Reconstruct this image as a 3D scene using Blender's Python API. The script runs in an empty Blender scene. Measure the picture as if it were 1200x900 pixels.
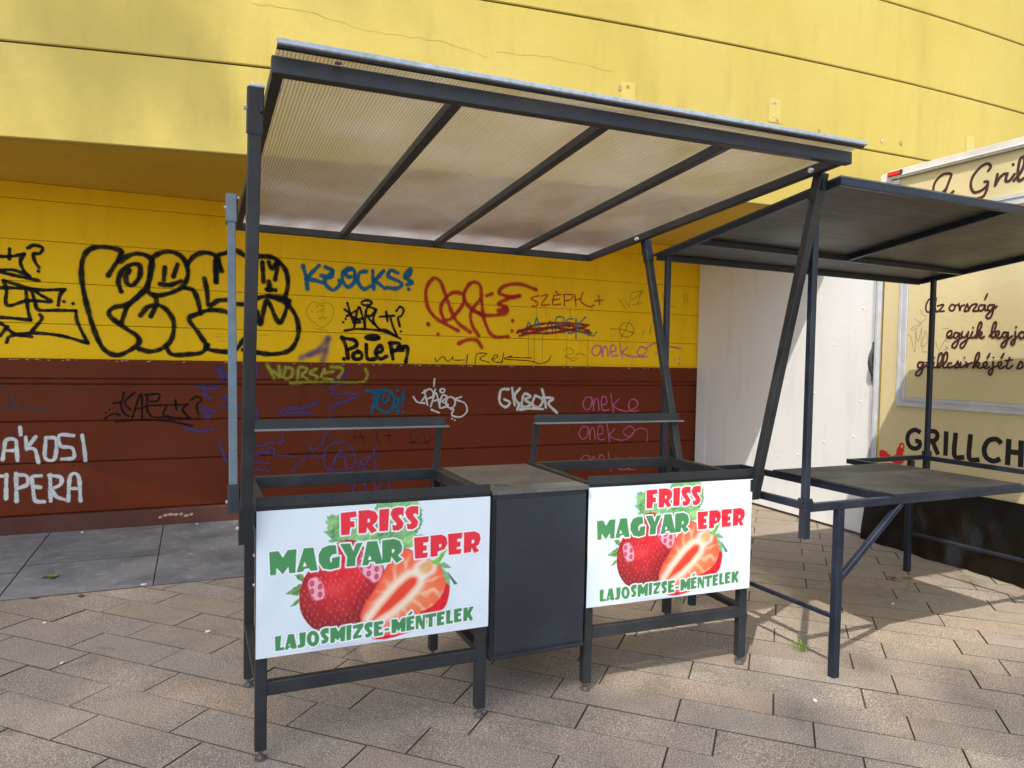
import bpy, math, random
import numpy as np
from mathutils import Vector, Matrix
random.seed(7)
rng = np.random.default_rng(11)
S = bpy.context.scene
COL = S.collection

# ------------------------------------------------------------------ camera
CAM = (-0.22608, -2.9842, 1.65053)
YAW, PITCH, ROLL, FPX = 0.41742, -0.03581, 0.01905, 839.65581
_f = Vector((math.sin(YAW)*math.cos(PITCH), math.cos(YAW)*math.cos(PITCH), math.sin(PITCH)))
_r = Vector((math.cos(YAW), -math.sin(YAW), 0)); _u = _r.cross(_f)
R2 = math.cos(ROLL)*_r + math.sin(ROLL)*_u
U2 = -math.sin(ROLL)*_r + math.cos(ROLL)*_u
cd = bpy.data.cameras.new('camera'); cam = bpy.data.objects.new('camera', cd); COL.objects.link(cam)
m = Matrix((R2, U2, -_f)).transposed().to_4x4(); m.translation = Vector(CAM)
cam.matrix_world = m
cd.sensor_width = 36; cd.lens = FPX/1200*36; cd.clip_start = .05; cd.clip_end = 2000
S.camera = cam

# ------------------------------------------------------------------ world and sun
SUN_TRAVEL = Vector((.55, .50, -1.0)).normalized()
to_sun = -SUN_TRAVEL
W = bpy.data.worlds.new('World'); S.world = W; W.use_nodes = True
nt = W.node_tree; sky = nt.nodes.new('ShaderNodeTexSky'); sky.sky_type = 'NISHITA'; sky.sun_disc = False
sky.sun_elevation = math.asin(to_sun.z); sky.sun_rotation = math.atan2(to_sun.x, to_sun.y) % (2*math.pi)
sky.air_density = 1.0; sky.dust_density = 2.0; sky.ozone_density = 1.0
bg = nt.nodes['Background']; bg.inputs[1].default_value = .15
nt.links.new(sky.outputs[0], bg.inputs[0])
sl = bpy.data.lights.new('sun', 'SUN'); sl.energy = 2.1; sl.angle = math.radians(.6); sl.color = (1, .95, .88)
so = bpy.data.objects.new('sun', sl); COL.objects.link(so); so.location = (-10, -10, 20)
so.rotation_euler = SUN_TRAVEL.to_track_quat('-Z', 'Y').to_euler()
S.view_settings.view_transform = 'Standard'; S.view_settings.look = 'None'
S.view_settings.exposure = 1.2; S.view_settings.gamma = 1
try:
    S.cycles.transparent_max_bounces = 24; S.cycles.max_bounces = 8; S.cycles.use_denoising = True
    S.cycles.diffuse_bounces = 5
except Exception: pass

# ------------------------------------------------------------------ materials
def lin(c):
    return tuple(((x/255)/12.92 if x/255 <= .04045 else ((x/255+.055)/1.055)**2.4) for x in c)
class NT:
    def __init__(s, name):
        s.m = bpy.data.materials.new(name); s.m.use_nodes = True; s.t = s.m.node_tree; s.t.nodes.clear()
        s.out = s.t.nodes.new('ShaderNodeOutputMaterial')
    def n(s, ty, **kw):
        n = s.t.nodes.new(ty)
        for k, v in kw.items():
            if k.startswith('i_'): n.inputs[int(k[2:]) if k[2:].isdigit() else k[2:].replace('_', ' ')].default_value = v
            else: setattr(n, k, v)
        return n
    def l(s, a, b): s.t.links.new(a, b)
    def coord(s, scale=(1, 1, 1), kind='Object'):
        c = s.n('ShaderNodeTexCoord'); mp = s.n('ShaderNodeMapping'); mp.inputs['Scale'].default_value = scale
        s.l(c.outputs[kind], mp.inputs[0]); return mp.outputs[0]
    def noise(s, co, scale, detail=4, rough=.55, dist=0):
        n = s.n('ShaderNodeTexNoise'); n.inputs['Scale'].default_value = scale; n.inputs['Detail'].default_value = detail
        n.inputs['Roughness'].default_value = rough; n.inputs['Distortion'].default_value = dist; s.l(co, n.inputs['Vector']); return n.outputs['Fac']
    def ramp(s, fac, stops):
        r = s.n('ShaderNodeValToRGB'); e = r.color_ramp.elements
        while len(e) < len(stops): e.new(.5)
        for el, (p, c) in zip(e, stops):
            el.position = p; el.color = (c if isinstance(c, tuple) else (c, c, c))+(1,)
        s.l(fac, r.inputs[0]); return r.outputs[0]
    def mix(s, fac, a, b, mode='MIX'):
        n = s.n('ShaderNodeMix', data_type='RGBA', blend_type=mode)
        for sock, v in ((n.inputs[0], fac), (n.inputs[6], a), (n.inputs[7], b)):
            if isinstance(v, (int, float)): sock.default_value = v
            elif isinstance(v, tuple): sock.default_value = v+(1,)
            else: s.l(v, sock)
        return n.outputs[2]
    def math(s, op, a, b=0.):
        n = s.n('ShaderNodeMath', operation=op)
        for k, v in ((0, a), (1, b)):
            if isinstance(v, (int, float)): n.inputs[k].default_value = v
            else: s.l(v, n.inputs[k])
        return n.outputs[0]
    def bsdf(s, color, rough=.5, metal=0., bump=None, bstr=.2, bdist=.01, spec=.5):
        b = s.n('ShaderNodeBsdfPrincipled')
        for k, v in (('Base Color', color), ('Roughness', rough), ('Metallic', metal), ('Specular IOR Level', spec)):
            if isinstance(v, tuple): b.inputs[k].default_value = v+(1,)
            elif isinstance(v, (int, float)): b.inputs[k].default_value = v
            else: s.l(v, b.inputs[k])
        if bump is not None:
            bp = s.n('ShaderNodeBump'); bp.inputs['Strength'].default_value = bstr; bp.inputs['Distance'].default_value = bdist
            s.l(bump, bp.inputs['Height']); s.l(bp.outputs[0], b.inputs['Normal'])
        s.l(b.outputs[0], s.out.inputs[0]); return b

def paint_wall(name, base, dirt, pale, rough=.6, amt=.5, chip=None, gain=.35, spec=.28):
    k = NT(name); co = k.coord(); st = k.coord((1.2, 1.2, .22))
    big = k.noise(co, 1.1, 5, .6); streak = k.noise(st, 5, 6, .65); fine = k.noise(co, 60, 3, .6)
    c = k.mix(k.ramp(big, [(.35, 0.), (.7, amt)]), base, pale)
    c = k.mix(k.ramp(streak, [(.52, 0.), (.78, gain)]), c, dirt)
    # small scuffs and rusty pin marks
    v = k.n('ShaderNodeTexVoronoi'); v.inputs['Scale'].default_value = 2.3; k.l(co, v.inputs['Vector'])
    c = k.mix(k.ramp(v.outputs['Distance'], [(.0, .8), (.02, .55), (.032, 0.)]), c, dirt)
    if chip:
        ch = k.noise(k.coord((1, 1, 2)), 9, 8, .7)
        c = k.mix(k.ramp(ch, [(.70, 0.), (.74, .8)]), c, chip)
    h = k.math('ADD', k.math('MULTIPLY', big, .5), k.math('MULTIPLY', k.noise(co, 14, 6, .65), .5))
    k.bsdf(c, k.ramp(fine, [(.3, rough-.08), (.7, rough+.1)]), 0, h, .35, .02, spec)
    return k.m
YUP = paint_wall('yellow_facade_paint', (.475, .36, .072), (.31, .215, .055), (.52, .41, .11), .68, .6, None, .3)
YLO = paint_wall('amber_board_paint', (.78, .455, .005), (.40, .21, .006), (.84, .54, .014), .6, .5, None, .25, .10)
SOF = paint_wall('soffit_paint', (.62, .40, .035), (.40, .23, .03), (.68, .45, .06), .75, .5)
BRN = paint_wall('brown_board_paint', (.118, .023, .007), (.045, .014, .008), (.135, .030, .012), .5, .7, (.16, .06, .035), .4, .10)
PLN = paint_wall('plinth_paint', (.075, .022, .016), (.06, .05, .042), (.11, .045, .03), .65, .8, (.28, .2, .14), .9)

def metal_paint(name, base, wear, rough=.42, scale=7):
    k = NT(name); co = k.coord(); a = k.noise(co, scale, 8, .7); b = k.noise(co, 120, 2)
    c = k.mix(k.ramp(a, [(.42, 0.), (.72, .55)]), base, wear)
    sc = k.noise(k.coord((3, 3, 40)), 4, 6, .7)
    c = k.mix(k.ramp(sc, [(.66, 0.), (.74, .5)]), c, tuple(min(1, x*2.2) for x in wear))
    sp = k.noise(co, 210, 2, .6)
    c = k.mix(k.ramp(sp, [(.70, 0.), (.76, .55)]), c, (.3, .3, .29))
    c = k.mix(k.ramp(k.noise(co, 2.1, 6, .7), [(.5, 0.), (.75, .35)]), c, tuple(min(1, x*1.5+.01) for x in wear))
    k.bsdf(c, k.ramp(a, [(.3, rough-.08), (.7, rough+.15)]), .15, k.math('ADD', b, a), .2, .002)
    return k.m
STEEL = metal_paint('anthracite_steel', (.020, .0225, .0255), (.040, .042, .043))
STEELD = metal_paint('dark_steel_sleeve', (.016, .019, .022), (.03, .032, .035))
BLUE = metal_paint('dark_blue_steel', (.009, .015, .030), (.026, .036, .055), .38)
GALV = metal_paint('grey_blue_galvanised', (.095, .13, .145), (.18, .21, .23), .35, 12)
ALU = metal_paint('aluminium', (.46, .47, .48), (.6, .61, .62), .35, 10)
WORN = metal_paint('worn_cabinet_top', (.085, .088, .086), (.22, .215, .20), .36, 5)
CABF = metal_paint('cabinet_front_paint', (.022, .028, .037), (.032, .038, .046), .38, 2.5)
BOLT = metal_paint('zinc_bolt', (.45, .45, .44), (.7, .7, .68), .3, 40)
FOOTM = metal_paint('rusty_foot', (.10, .09, .08), (.22, .2, .18), .5, 60)

def simple(name, c, rough=.5, metal=0., var=None, sc=8):
    k = NT(name)
    if var:
        co = k.coord(); n = k.noise(co, sc, 6, .65); col = k.mix(k.ramp(n, [(.35, 0.), (.7, 1.)]), c, var); k.bsdf(col, rough, metal, n, .1, .005)
    else: k.bsdf(c, rough, metal)
    return k.m

def ply(name):
    k = NT(name); g = k.coord((1.2, 14, 8)); co = k.coord()
    a = k.noise(g, 2.2, 8, .7, .6); b = k.noise(co, 1.6, 5, .6)
    c = k.mix(k.ramp(a, [(.38, 0.), (.66, 1.)]), (.030, .031, .033), (.10, .10, .098))
    c = k.mix(k.ramp(b, [(.4, 0.), (.75, .6)]), c, (.07, .065, .058))
    k.bsdf(c, k.ramp(b, [(.3, .38), (.7, .6)]), 0, a, .25, .004); return k.m
PLY = ply('weathered_black_plywood')
def tabletop():
    k = NT('worn_black_table_board'); co = k.coord(); a = k.noise(co, 3, 9, .72); b = k.noise(co, 22, 6, .7)
    c = k.mix(k.ramp(a, [(.42, 0.), (.62, 1.)]), (.012, .0125, .0135), (.048, .047, .045))
    c = k.mix(k.ramp(b, [(.6, 0.), (.75, .6)]), c, (.11, .105, .095))
    k.bsdf(c, k.ramp(a, [(.35, .4), (.7, .65)]), 0, b, .15, .003, .3); return k.m
TTOP = tabletop()

def paver_mat():
    k = NT('granite_paver'); c3 = k.n('ShaderNodeTexCoord'); geo = k.n('ShaderNodeNewGeometry'); pos = geo.outputs['Position']
    oi = k.n('ShaderNodeObjectInfo')
    sp = k.noise(pos, 150, 3, .75); sp2 = k.noise(pos, 55, 4, .75); big = k.noise(pos, .9, 5, .62); mid = k.noise(pos, 6, 6, .7)
    tint = k.ramp(oi.outputs['Random'], [(0., (.188, .154, .114)), (.3, (.272, .230, .178)), (.55, (.228, .198, .158)), (.8, (.29, .222, .160)), (1., (.25, .228, .192))])
    c = k.mix(k.ramp(big, [(.36, 0.), (.66, .45)]), tint, (.32, .235, .155))
    c = k.mix(k.ramp(mid, [(.45, 0.), (.8, .5)]), c, (.12, .10, .085))
    c = k.mix(k.ramp(sp, [(.34, .95), (.49, 0.)]), c, (.13, .108, .082))
    c = k.mix(k.ramp(sp, [(.53, 0.), (.64, .9)]), c, (.60, .53, .43))
    c = k.mix(k.ramp(sp2, [(.58, 0.), (.72, .45)]), c, (.38, .33, .27))
    st = k.noise(pos, 2.4, 9, .75, .4)
    c = k.mix(k.ramp(st, [(.57, 0.), (.72, .6)]), c, (.085, .07, .055))
    v = k.n('ShaderNodeTexVoronoi'); v.inputs['Scale'].default_value = 5; k.l(pos, v.inputs['Vector'])
    c = k.mix(k.ramp(v.outputs['Distance'], [(.0, .6), (.035, .5), (.05, 0.)]), c, (.10, .085, .07))
    k.bsdf(c, .82, 0, sp, .35, .002, .3); return k.m
PAV = paver_mat()
def slab_mat():
    k = NT('grey_concrete_slab'); geo = k.n('ShaderNodeNewGeometry'); pos = geo.outputs['Position']
    big = k.noise(pos, 1.3, 8, .7, .5); f = k.noise(pos, 160, 3, .7); m2 = k.noise(pos, 9, 7, .7)
    c = k.mix(k.ramp(big, [(.38, 0.), (.62, 1.)]), (.105, .112, .115), (.215, .213, .205))
    c = k.mix(k.ramp(m2, [(.54, 0.), (.68, .6)]), c, (.33, .32, .30))
    c = k.mix(k.ramp(f, [(.55, 0.), (.72, .5)]), c, (.05, .05, .052))
    k.bsdf(c, .75, 0, m2, .3, .004, .3); return k.m
SLAB = slab_mat()
JOINT = simple('joint_sand', (.045, .037, .028), 1., 0, (.10, .082, .062), 30)
def ground_mat():
    k = NT('far_paving'); geo = k.n('ShaderNodeNewGeometry'); mp = k.n('ShaderNodeMapping'); mp.inputs['Rotation'].default_value = (0, 0, math.radians(44))
    k.l(geo.outputs['Position'], mp.inputs[0])
    b = k.n('ShaderNodeTexBrick'); b.inputs['Scale'].default_value = 1; b.inputs['Brick Width'].default_value = .59; b.inputs['Row Height'].default_value = .236; b.inputs['Mortar Size'].default_value = .006
    b.inputs['Color1'].default_value = (.36, .31, .25, 1); b.inputs['Color2'].default_value = (.33, .29, .235, 1); b.inputs['Mortar'].default_value = (.06, .05, .04, 1)
    k.l(mp.outputs[0], b.inputs['Vector']); k.bsdf(b.outputs['Color'], .85); return k.m
GROUND = ground_mat()

def polycarb():
    k = NT('twin_wall_polycarbonate'); co = k.coord((1, 0, 0))
    w = k.n('ShaderNodeTexWave', wave_type='BANDS', bands_direction='X'); w.inputs['Scale'].default_value = 2*math.pi/20/.0128; w.inputs['Distortion'].default_value = 0
    k.l(co, w.inputs['Vector'])
    pos = k.coord(); d = k.noise(pos, 2.2, 7, .7)
    tr = k.n('ShaderNodeBsdfTransparent'); rf = k.n('ShaderNodeBsdfRefraction'); rf.inputs['IOR'].default_value = 1.12; rf.inputs['Roughness'].default_value = .38
    tl = k.n('ShaderNodeBsdfTranslucent'); gl = k.n('ShaderNodeBsdfGlossy'); gl.inputs['Roughness'].default_value = .22; df = k.n('ShaderNodeBsdfDiffuse')
    stripe = k.ramp(w.outputs['Fac'], [(.10, (.62, .57, .54)), (.42, (1., .995, .99))])
    for n in (tr, rf): k.l(stripe, n.inputs['Color'])
    tl.inputs['Color'].default_value = (.93, .91, .94, 1); df.inputs['Color'].default_value = (.5, .45, .42, 1); gl.inputs['Color'].default_value = (.9, .86, .86, 1)
    def ms(f, a, b):
        x = k.n('ShaderNodeMixShader'); 
        if isinstance(f, float): x.inputs[0].default_value = f
        else: k.l(f, x.inputs[0])
        k.l(a, x.inputs[1]); k.l(b, x.inputs[2]); return x.outputs[0]
    a = ms(.42, tr.outputs[0], rf.outputs[0]); b = ms(.12, tl.outputs[0], df.outputs[0])
    dirt = k.ramp(d, [(.35, .02), (.75, .11)])
    sy = k.n('ShaderNodeSeparateXYZ'); k.l(pos, sy.inputs[0]); mr = k.n('ShaderNodeMapRange'); k.l(sy.outputs[1], mr.inputs[0])
    for q_, v_ in ((1, 1.15), (2, 1.44), (3, 0.), (4, .38)): mr.inputs[q_].default_value = v_
    sm = k.ramp(k.noise(pos, 7, 6, .75), [(.35, .2), (.7, 1.)])
    dirt = k.math('ADD', dirt, k.math('MULTIPLY', mr.outputs[0], sm)); specks = k.ramp(k.noise(pos, 38, 3, .7), [(.68, 0.), (.74, .25)]); dirt = k.math('ADD', dirt, specks)
    c = ms(dirt, a, b)
    fr = k.n('ShaderNodeFresnel'); fr.inputs['IOR'].default_value = 1.5
    o = ms(k.math('ADD', k.math('MULTIPLY', fr.outputs[0], .45), .02), c, gl.outputs[0])
    k.l(o, k.out.inputs[0]); return k.m
PC = polycarb()

CREAM = paint_wall('cream_trailer_paint', (.545, .455, .245), (.36, .29, .17), (.58, .49, .28), .45, .4, None, .22)
WHITE = paint_wall('white_panel_paint', (.66, .66, .635), (.40, .38, .33), (.70, .70, .68), .45, .5, None, .28)
LAMPR = simple('red_lamp_lens', (.55, .02, .015), .2)
k = NT('slot_shade_black'); k.bsdf((.002, .002, .002), 1., spec=0.); VOID = k.m  # flat black, colours in the shade down the cabinet slot
RUB = simple('black_rubber', (.015, .015, .015), .5)
TARP = NT('black_plastic_sheet'); _co = TARP.coord(); _n = TARP.noise(_co, 5, 7, .7, 1.2)
TARP.bsdf(TARP.mix(TARP.ramp(_n, [(.5, 0.), (.8, .5)]), (.004, .004, .0045), (.012, .011, .010)), .24, 0, _n, .2, .03); TARP = TARP.m
MAROON = simple('maroon_vinyl', (.045, .012, .018), .4)
BLACKV = simple('black_vinyl', (.008, .008, .01), .4)
REDV = simple('red_vinyl', (.62, .02, .02), .4)
YELV = simple('yellow_dot_vinyl', (.85, .55, .08), .4)
CRACK = simple('hairline_crack', (.33, .235, .06), .9)
GROOVE = simple('dark_groove', (.06, .045, .03), .9)
PATCH = simple('bare_plaster_patch', (.62, .58, .48), .9, 0, (.3, .22, .12), 60)
LEAFD = simple('dry_leaf', (.13, .10, .05), .8, 0, (.2, .16, .08), 30)
LEAFG = simple('green_weed', (.12, .20, .03), .6, 0, (.2, .28, .06), 40)
PAPER = simple('white_scrap', (.75, .73, .7), .8)
ORANGE = simple('orange_scrap', (.6, .2, .05), .7)
BARK = simple('plane_bark', (.16, .14, .10), .9, 0, (.28, .25, .18), 3)
CROWN = NT('tree_leaves'); _d = CROWN.n('ShaderNodeBsdfDiffuse'); _d.inputs[0].default_value = (.06, .11, .03, 1)
_t = CROWN.n('ShaderNodeBsdfTranslucent'); _t.inputs[0].default_value = (.10, .16, .03, 1); _x = CROWN.n('ShaderNodeMixShader'); _x.inputs[0].default_value = .35
CROWN.l(_d.outputs[0], _x.inputs[1]); CROWN.l(_t.outputs[0], _x.inputs[2]); CROWN.l(_x.outputs[0], CROWN.out.inputs[0]); CROWN = CROWN.m
k = NT('printed_banner'); at = k.n('ShaderNodeAttribute', attribute_name='print'); k.bsdf(at.outputs['Color'], .38, 0, k.noise(k.coord(), 3.2, 3), .25, .02); BAN = k.m

def spray(name, col, opac=1., rough=.5):
    k = NT(name); at = k.n('ShaderNodeAttribute', attribute_name='edge'); b = k.n('ShaderNodeBsdfPrincipled')
    b.inputs['Base Color'].default_value = col+(1,); b.inputs['Roughness'].default_value = rough; b.inputs['Specular IOR Level'].default_value = .08
    tr = k.n('ShaderNodeBsdfTransparent'); mx = k.n('ShaderNodeMixShader')
    sv = at.outputs['Vector']; sep = k.n('ShaderNodeSeparateXYZ'); k.l(sv, sep.inputs[0])
    # x = 0 centre .. 1 rim, y = softness
    inner = k.math('SUBTRACT', 1., sep.outputs[1])
    nz = k.noise(k.coord(), 90, 3, .7)
    t = k.math('DIVIDE', k.math('SUBTRACT', sep.outputs[0], inner), k.math('MAXIMUM', sep.outputs[1], .02))
    t = k.math('MINIMUM', k.math('MAXIMUM', t, 0.), 1.)
    n2 = k.noise(k.coord(), 260, 2, .8)
    t = k.math('MINIMUM', k.math('MAXIMUM', k.math('ADD', t, k.math('MULTIPLY', k.math('MULTIPLY', k.math('SUBTRACT', n2, .5), 1.6), t)), 0.), 1.)
    t1 = k.math('SUBTRACT', 1., t); a = k.math('POWER', t1, 1.5)
    nl = k.noise(k.coord(), 11, 3, .6); a = k.math('MULTIPLY', a, k.ramp(nl, [(.3, .78), (.55, 1.)]))
    a = k.math('MULTIPLY', a, k.ramp(nz, [(.25, opac*.72), (.55, opac)]))
    k.l(a, mx.inputs[0]); k.l(tr.outputs[0], mx.inputs[1]); k.l(b.outputs[0], mx.inputs[2]); k.l(mx.outputs[0], k.out.inputs[0])
    return k.m
INK = {n: spray('spray_'+n, c, o) for n, (c, o) in dict(black=((.006, .006, .006), 1.), blue=((.0, .13, .26), .92), purple=((.13, .08, .22), .6), violet=((.085, .06, .20), .62),
    lime=((.38, .36, .04), .7), teal=((.0, .12, .20), .85), teal2=((.0, .22, .22), .85), white=((.60, .60, .56), .95), red=((.45, .015, .02), .85), darkred=((.28, .015, .02), .88),
    drip=((.25, .10, .02), .7), olive=((.12, .09, .02), .6), ink=((.05, .05, .05), .85), brownink=((.16, .09, .03), .65), pink=((.52, .13, .24), .8), magenta=((.60, .16, .28), .7),
    smear=((.08, .07, .065), .5), darkink=((.03, .015, .015), .75), maroon=((.045, .012, .018), 1.), ).items()}

# ------------------------------------------------------------------ mesh helpers
class MB:
    def __init__(s): s.v = []; s.f = []; s.e = []
    def add(s, vs, fs):
        o = len(s.v); s.v += [tuple(v) for v in vs]; s.f += [tuple(i+o for i in f) for f in fs]; return s
    def box(s, a, b):
        x0, y0, z0 = [min(p, q) for p, q in zip(a, b)]; x1, y1, z1 = [max(p, q) for p, q in zip(a, b)]
        return s.bar(((x0+x1)/2, (y0+y1)/2, z0), ((x0+x1)/2, (y0+y1)/2, z1), x1-x0, y1-y0, ref=(1, 0, 0))
    def bar(s, p, q, w, h, ref=(0, 0, 1), ch=None):
        """rectangular tube from p to q; w along the side axis given by ref projected, h across"""
        p = Vector(p); q = Vector(q); d = (q-p).normalized(); r = Vector(ref)
        a = (r-d*r.dot(d))
        if a.length < 1e-5: a = Vector((0, 1, 0))-d*d.y
        a.normalize(); b = d.cross(a)
        if ch is None: ch = min(.003, w*.2, h*.2)
        pr = [(w/2-ch, h/2), (w/2, h/2-ch), (w/2, -h/2+ch), (w/2-ch, -h/2), (-w/2+ch, -h/2), (-w/2, -h/2+ch), (-w/2, h/2-ch), (-w/2+ch, h/2)]
        vs = [p+a*x+b*y for x, y in pr]+[q+a*x+b*y for x, y in pr]
        fs = [(i, (i+1) % 8, 8+(i+1) % 8, 8+i) for i in range(8)]+[tuple(range(7, -1, -1)), tuple(range(8, 16))]
        return s.add(vs, fs)
    def cyl(s, p, q, r, n=14, r2=None):
        p = Vector(p); q = Vector(q); d = (q-p).normalized(); a = d.orthogonal().normalized(); b = d.cross(a); r2 = r if r2 is None else r2
        vs = [p+(a*math.cos(t)+b*math.sin(t))*r for t in [2*math.pi*i/n for i in range(n)]]+[q+(a*math.cos(t)+b*math.sin(t))*r2 for t in [2*math.pi*i/n for i in range(n)]]
        return s.add(vs, [(i, (i+1) % n, n+(i+1) % n, n+i) for i in range(n)]+[tuple(range(n-1, -1, -1)), tuple(range(n, 2*n))])
    def tube(s, pts, r, n=8):
        for a, b in zip(pts[:-1], pts[1:]): s.cyl(a, b, r, n)
        return s
    def quad(s, *p): return s.add(p, [(0, 1, 2, 3)])
    def build(s, name, mat, parent=None, org=None, smooth=False):
        me = bpy.data.meshes.new(name)
        o3 = org if org is not None else (ORG.get(parent.name, (0, 0, 0)) if parent else (0, 0, 0))
        me.from_pydata([(x-o3[0], y-o3[1], z-o3[2]) for x, y, z in s.v], [], s.f); me.materials.append(mat)
        if smooth:
            for p in me.polygons: p.use_smooth = True
        o = bpy.data.objects.new(name, me); COL.objects.link(o)
        if parent:
            o.parent = parent; ORG[o.name] = o3
        elif org is not None: o.location = org
        return o
ORG = {}
def tag(o, label=None, cat=None, group=None, kind=None):
    if label: o['label'] = label
    if cat: o['category'] = cat
    if group: o['group'] = group
    if kind: o['kind'] = kind
    return o
def thing(name, loc, label, cat, group=None):
    o = bpy.data.objects.new(name, None); COL.objects.link(o); o.location = loc; o.empty_display_size = .2
    ORG[o.name] = tuple(loc); return tag(o, label, cat, group)
def in_frame(x, y, z=0, mx=60):
    d = Vector((x, y, z))-Vector(CAM); zf = d.dot(_f)
    if zf < .15: return False
    px = 600+FPX*d.dot(R2)/zf; py = 450-FPX*d.dot(U2)/zf
    return -mx < px < 1200+mx and -mx < py < 900+mx

# ------------------------------------------------------------------ ground, paving
g = MB(); g.quad((-300, -300, -.045), (300, -300, -.045), (300, 300, -.045), (-300, 300, -.045)); tag(g.build('ground', GROUND), kind='structure')
pave = bpy.data.objects.new('pavement', None); COL.objects.link(pave); tag(pave, kind='structure'); ORG['pavement'] = (0, 0, 0)
g = MB(); g.box((-9, -9, -.043), (9, 5.2, -.009)); g.build('paving_bed', JOINT, pave)
TH = math.radians(45.8); vv = np.array([math.cos(TH), math.sin(TH)]); uu = np.array([math.sin(TH), -math.cos(TH)])
known = {0: [-1.113, -.509, .336], 1: [-1.553, -.922, -.079, .52], 2: [-1.132, .092, .696, 1.529], 3: [-1.571, -.955, .517, 1.117], 4: [.93, 1.525, 2.122], 5: [1.114, 1.95, 2.539],
         6: [1.533, 2.368, 2.955], 7: [1.107, 2.538], 8: [2.951], 9: [2.546], 10: [2.968], 11: [2.553], 12: [2.971], -1: [-.918]}
PW, PL = .2362, .595
def clip(poly, ax, val, keep_less):
    out = []
    for i in range(len(poly)):
        a, b = poly[i], poly[(i+1) % len(poly)]
        ia = (a[ax] <= val) == keep_less; ib = (b[ax] <= val) == keep_less
        if ia: out.append(a)
        if ia != ib:
            t = (val-a[ax])/(b[ax]-a[ax]); out.append(tuple(a[j]+t*(b[j]-a[j]) for j in range(2)))
    return out
def slab_mesh(mb, poly, z, th=.04, ch=.0016, tilt=(0, 0)):
    cx = sum(p[0] for p in poly)/len(poly); cy = sum(p[1] for p in poly)/len(poly); n = len(poly)
    def zz(x, y): return z+(x-cx)*tilt[0]+(y-cy)*tilt[1]
    inner = []
    for x, y in poly:
        d = math.hypot(x-cx, y-cy) or 1; inner.append((x-(x-cx)/d*ch*1.4, y-(y-cy)/d*ch*1.4))
    vs = [(x, y, zz(x, y)) for x, y in inner]+[(x, y, zz(x, y)-ch) for x, y in poly]+[(x, y, z-th) for x, y in poly]
    fs = [tuple(range(n))]+[(n+i, n+(i+1) % n, (i+1) % n, i) for i in range(n)]+[(2*n+i, 2*n+(i+1) % n, n+(i+1) % n, n+i) for i in range(n)]
    mb.add(vs, fs)
shared = {}
def side_mat(me):       # the sand-filled joint shows on the flanks of every slab
    me.update()
    for p in me.polygons:
        if abs(p.normal.z) < .9: p.material_index = 1
rest = MB(); cand = []
for kk in range(-34, 36):
    v0 = .06+PW*kk
    js = list(known.get(kk, []))
    if js:
        js.sort(); full = [js[0]]
        for j in js[1:]:
            gap = j-full[-1]; nseg = max(1, round(gap/PL))
            for q in range(1, nseg+1): full.append(full[-1] if False else js[js.index(j)-1]+gap*q/nseg)
        js = full
    else:
        js = [(.18 if kk % 2 else 0)+(.0 if kk < 6 else .385)+random.uniform(-.03, .03)*(kk < 0)+random.choice([0, .06])*(kk < -2)]
    while js[0] > -8: js.insert(0, js[0]-PL)
    while js[-1] < 9: js.append(js[-1]+PL)
    for a, b in zip(js[:-1], js[1:]):
        gsp = .0025
        pu, pv = (a+gsp, b-gsp), (v0+gsp*.8, v0+PW-gsp*.8)
        poly = [tuple(uu*x+vv*y) for x, y in ((pu[0], pv[0]), (pu[1], pv[0]), (pu[1], pv[1]), (pu[0], pv[1]))][::-1]
        cx = sum(p[0] for p in poly)/4; cy = sum(p[1] for p in poly)/4
        if cy > 5.3 or cy < -7 or abs(cx) > 7.5: continue
        cand.append((poly, cx, cy, b-a))
def area(p): return abs(sum(p[i][0]*p[(i+1) % len(p)][1]-p[(i+1) % len(p)][0]*p[i][1] for i in range(len(p))))/2
cnt = 0; sel = []
for poly, cx, cy, ln in cand:
    if cx < 1.55 and cy > 2.2:
        poly2 = clip(poly, 1, 2.598, True)
        if len(poly2) < 3 or area(poly2) < .003: continue
        poly = poly2 if len(poly2) != 4 or poly2 != poly else poly
    poly = clip(poly, 1, 4.545, True)
    if len(poly) < 3 or area(poly) < .003: continue
    vis = in_frame(cx, cy, 0, 70) and cx < 5.75
    d = math.hypot(cx-CAM[0], cy-CAM[1])
    sel.append((0 if vis else 1, d, poly, cx, cy, ln))
sel.sort(key=lambda t: (t[0], t[1]))
for i, (nv, d, poly, cx, cy, ln) in enumerate(sel):
    z = random.uniform(-.0022, .0012); tl = (random.uniform(-.004, .004), random.uniform(-.004, .004))
    if nv == 0 and i < 290:
        mb = MB(); slab_mesh(mb, [(x-cx, y-cy) for x, y in poly], 0, tilt=(0, 0))
        key = (len(poly), round(ln, 3), round(area(poly), 4))
        if len(poly) == 4 and key in shared:
            o = bpy.data.objects.new('paver', shared[key]); COL.objects.link(o)
        else:
            me = bpy.data.meshes.new('paver'); me.from_pydata(mb.v, [], mb.f); me.materials.append(PAV); me.materials.append(JOINT); side_mat(me)
            o = bpy.data.objects.new('paver', me); COL.objects.link(o)
            if len(poly) == 4 and abs(area(poly)-(ln-.007)*(PW-.0056)) < 1e-4: shared[key] = me
        o.parent = pave; o.location = (cx, cy, z); o.rotation_euler = (tl[0], tl[1], 0)
    else: slab_mesh(rest, poly, z, tilt=tl)
_o = rest.build('paver_field', PAV, pave); _o.data.materials.append(JOINT); side_mat(_o.data); tag(_o, kind='stuff')
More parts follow.
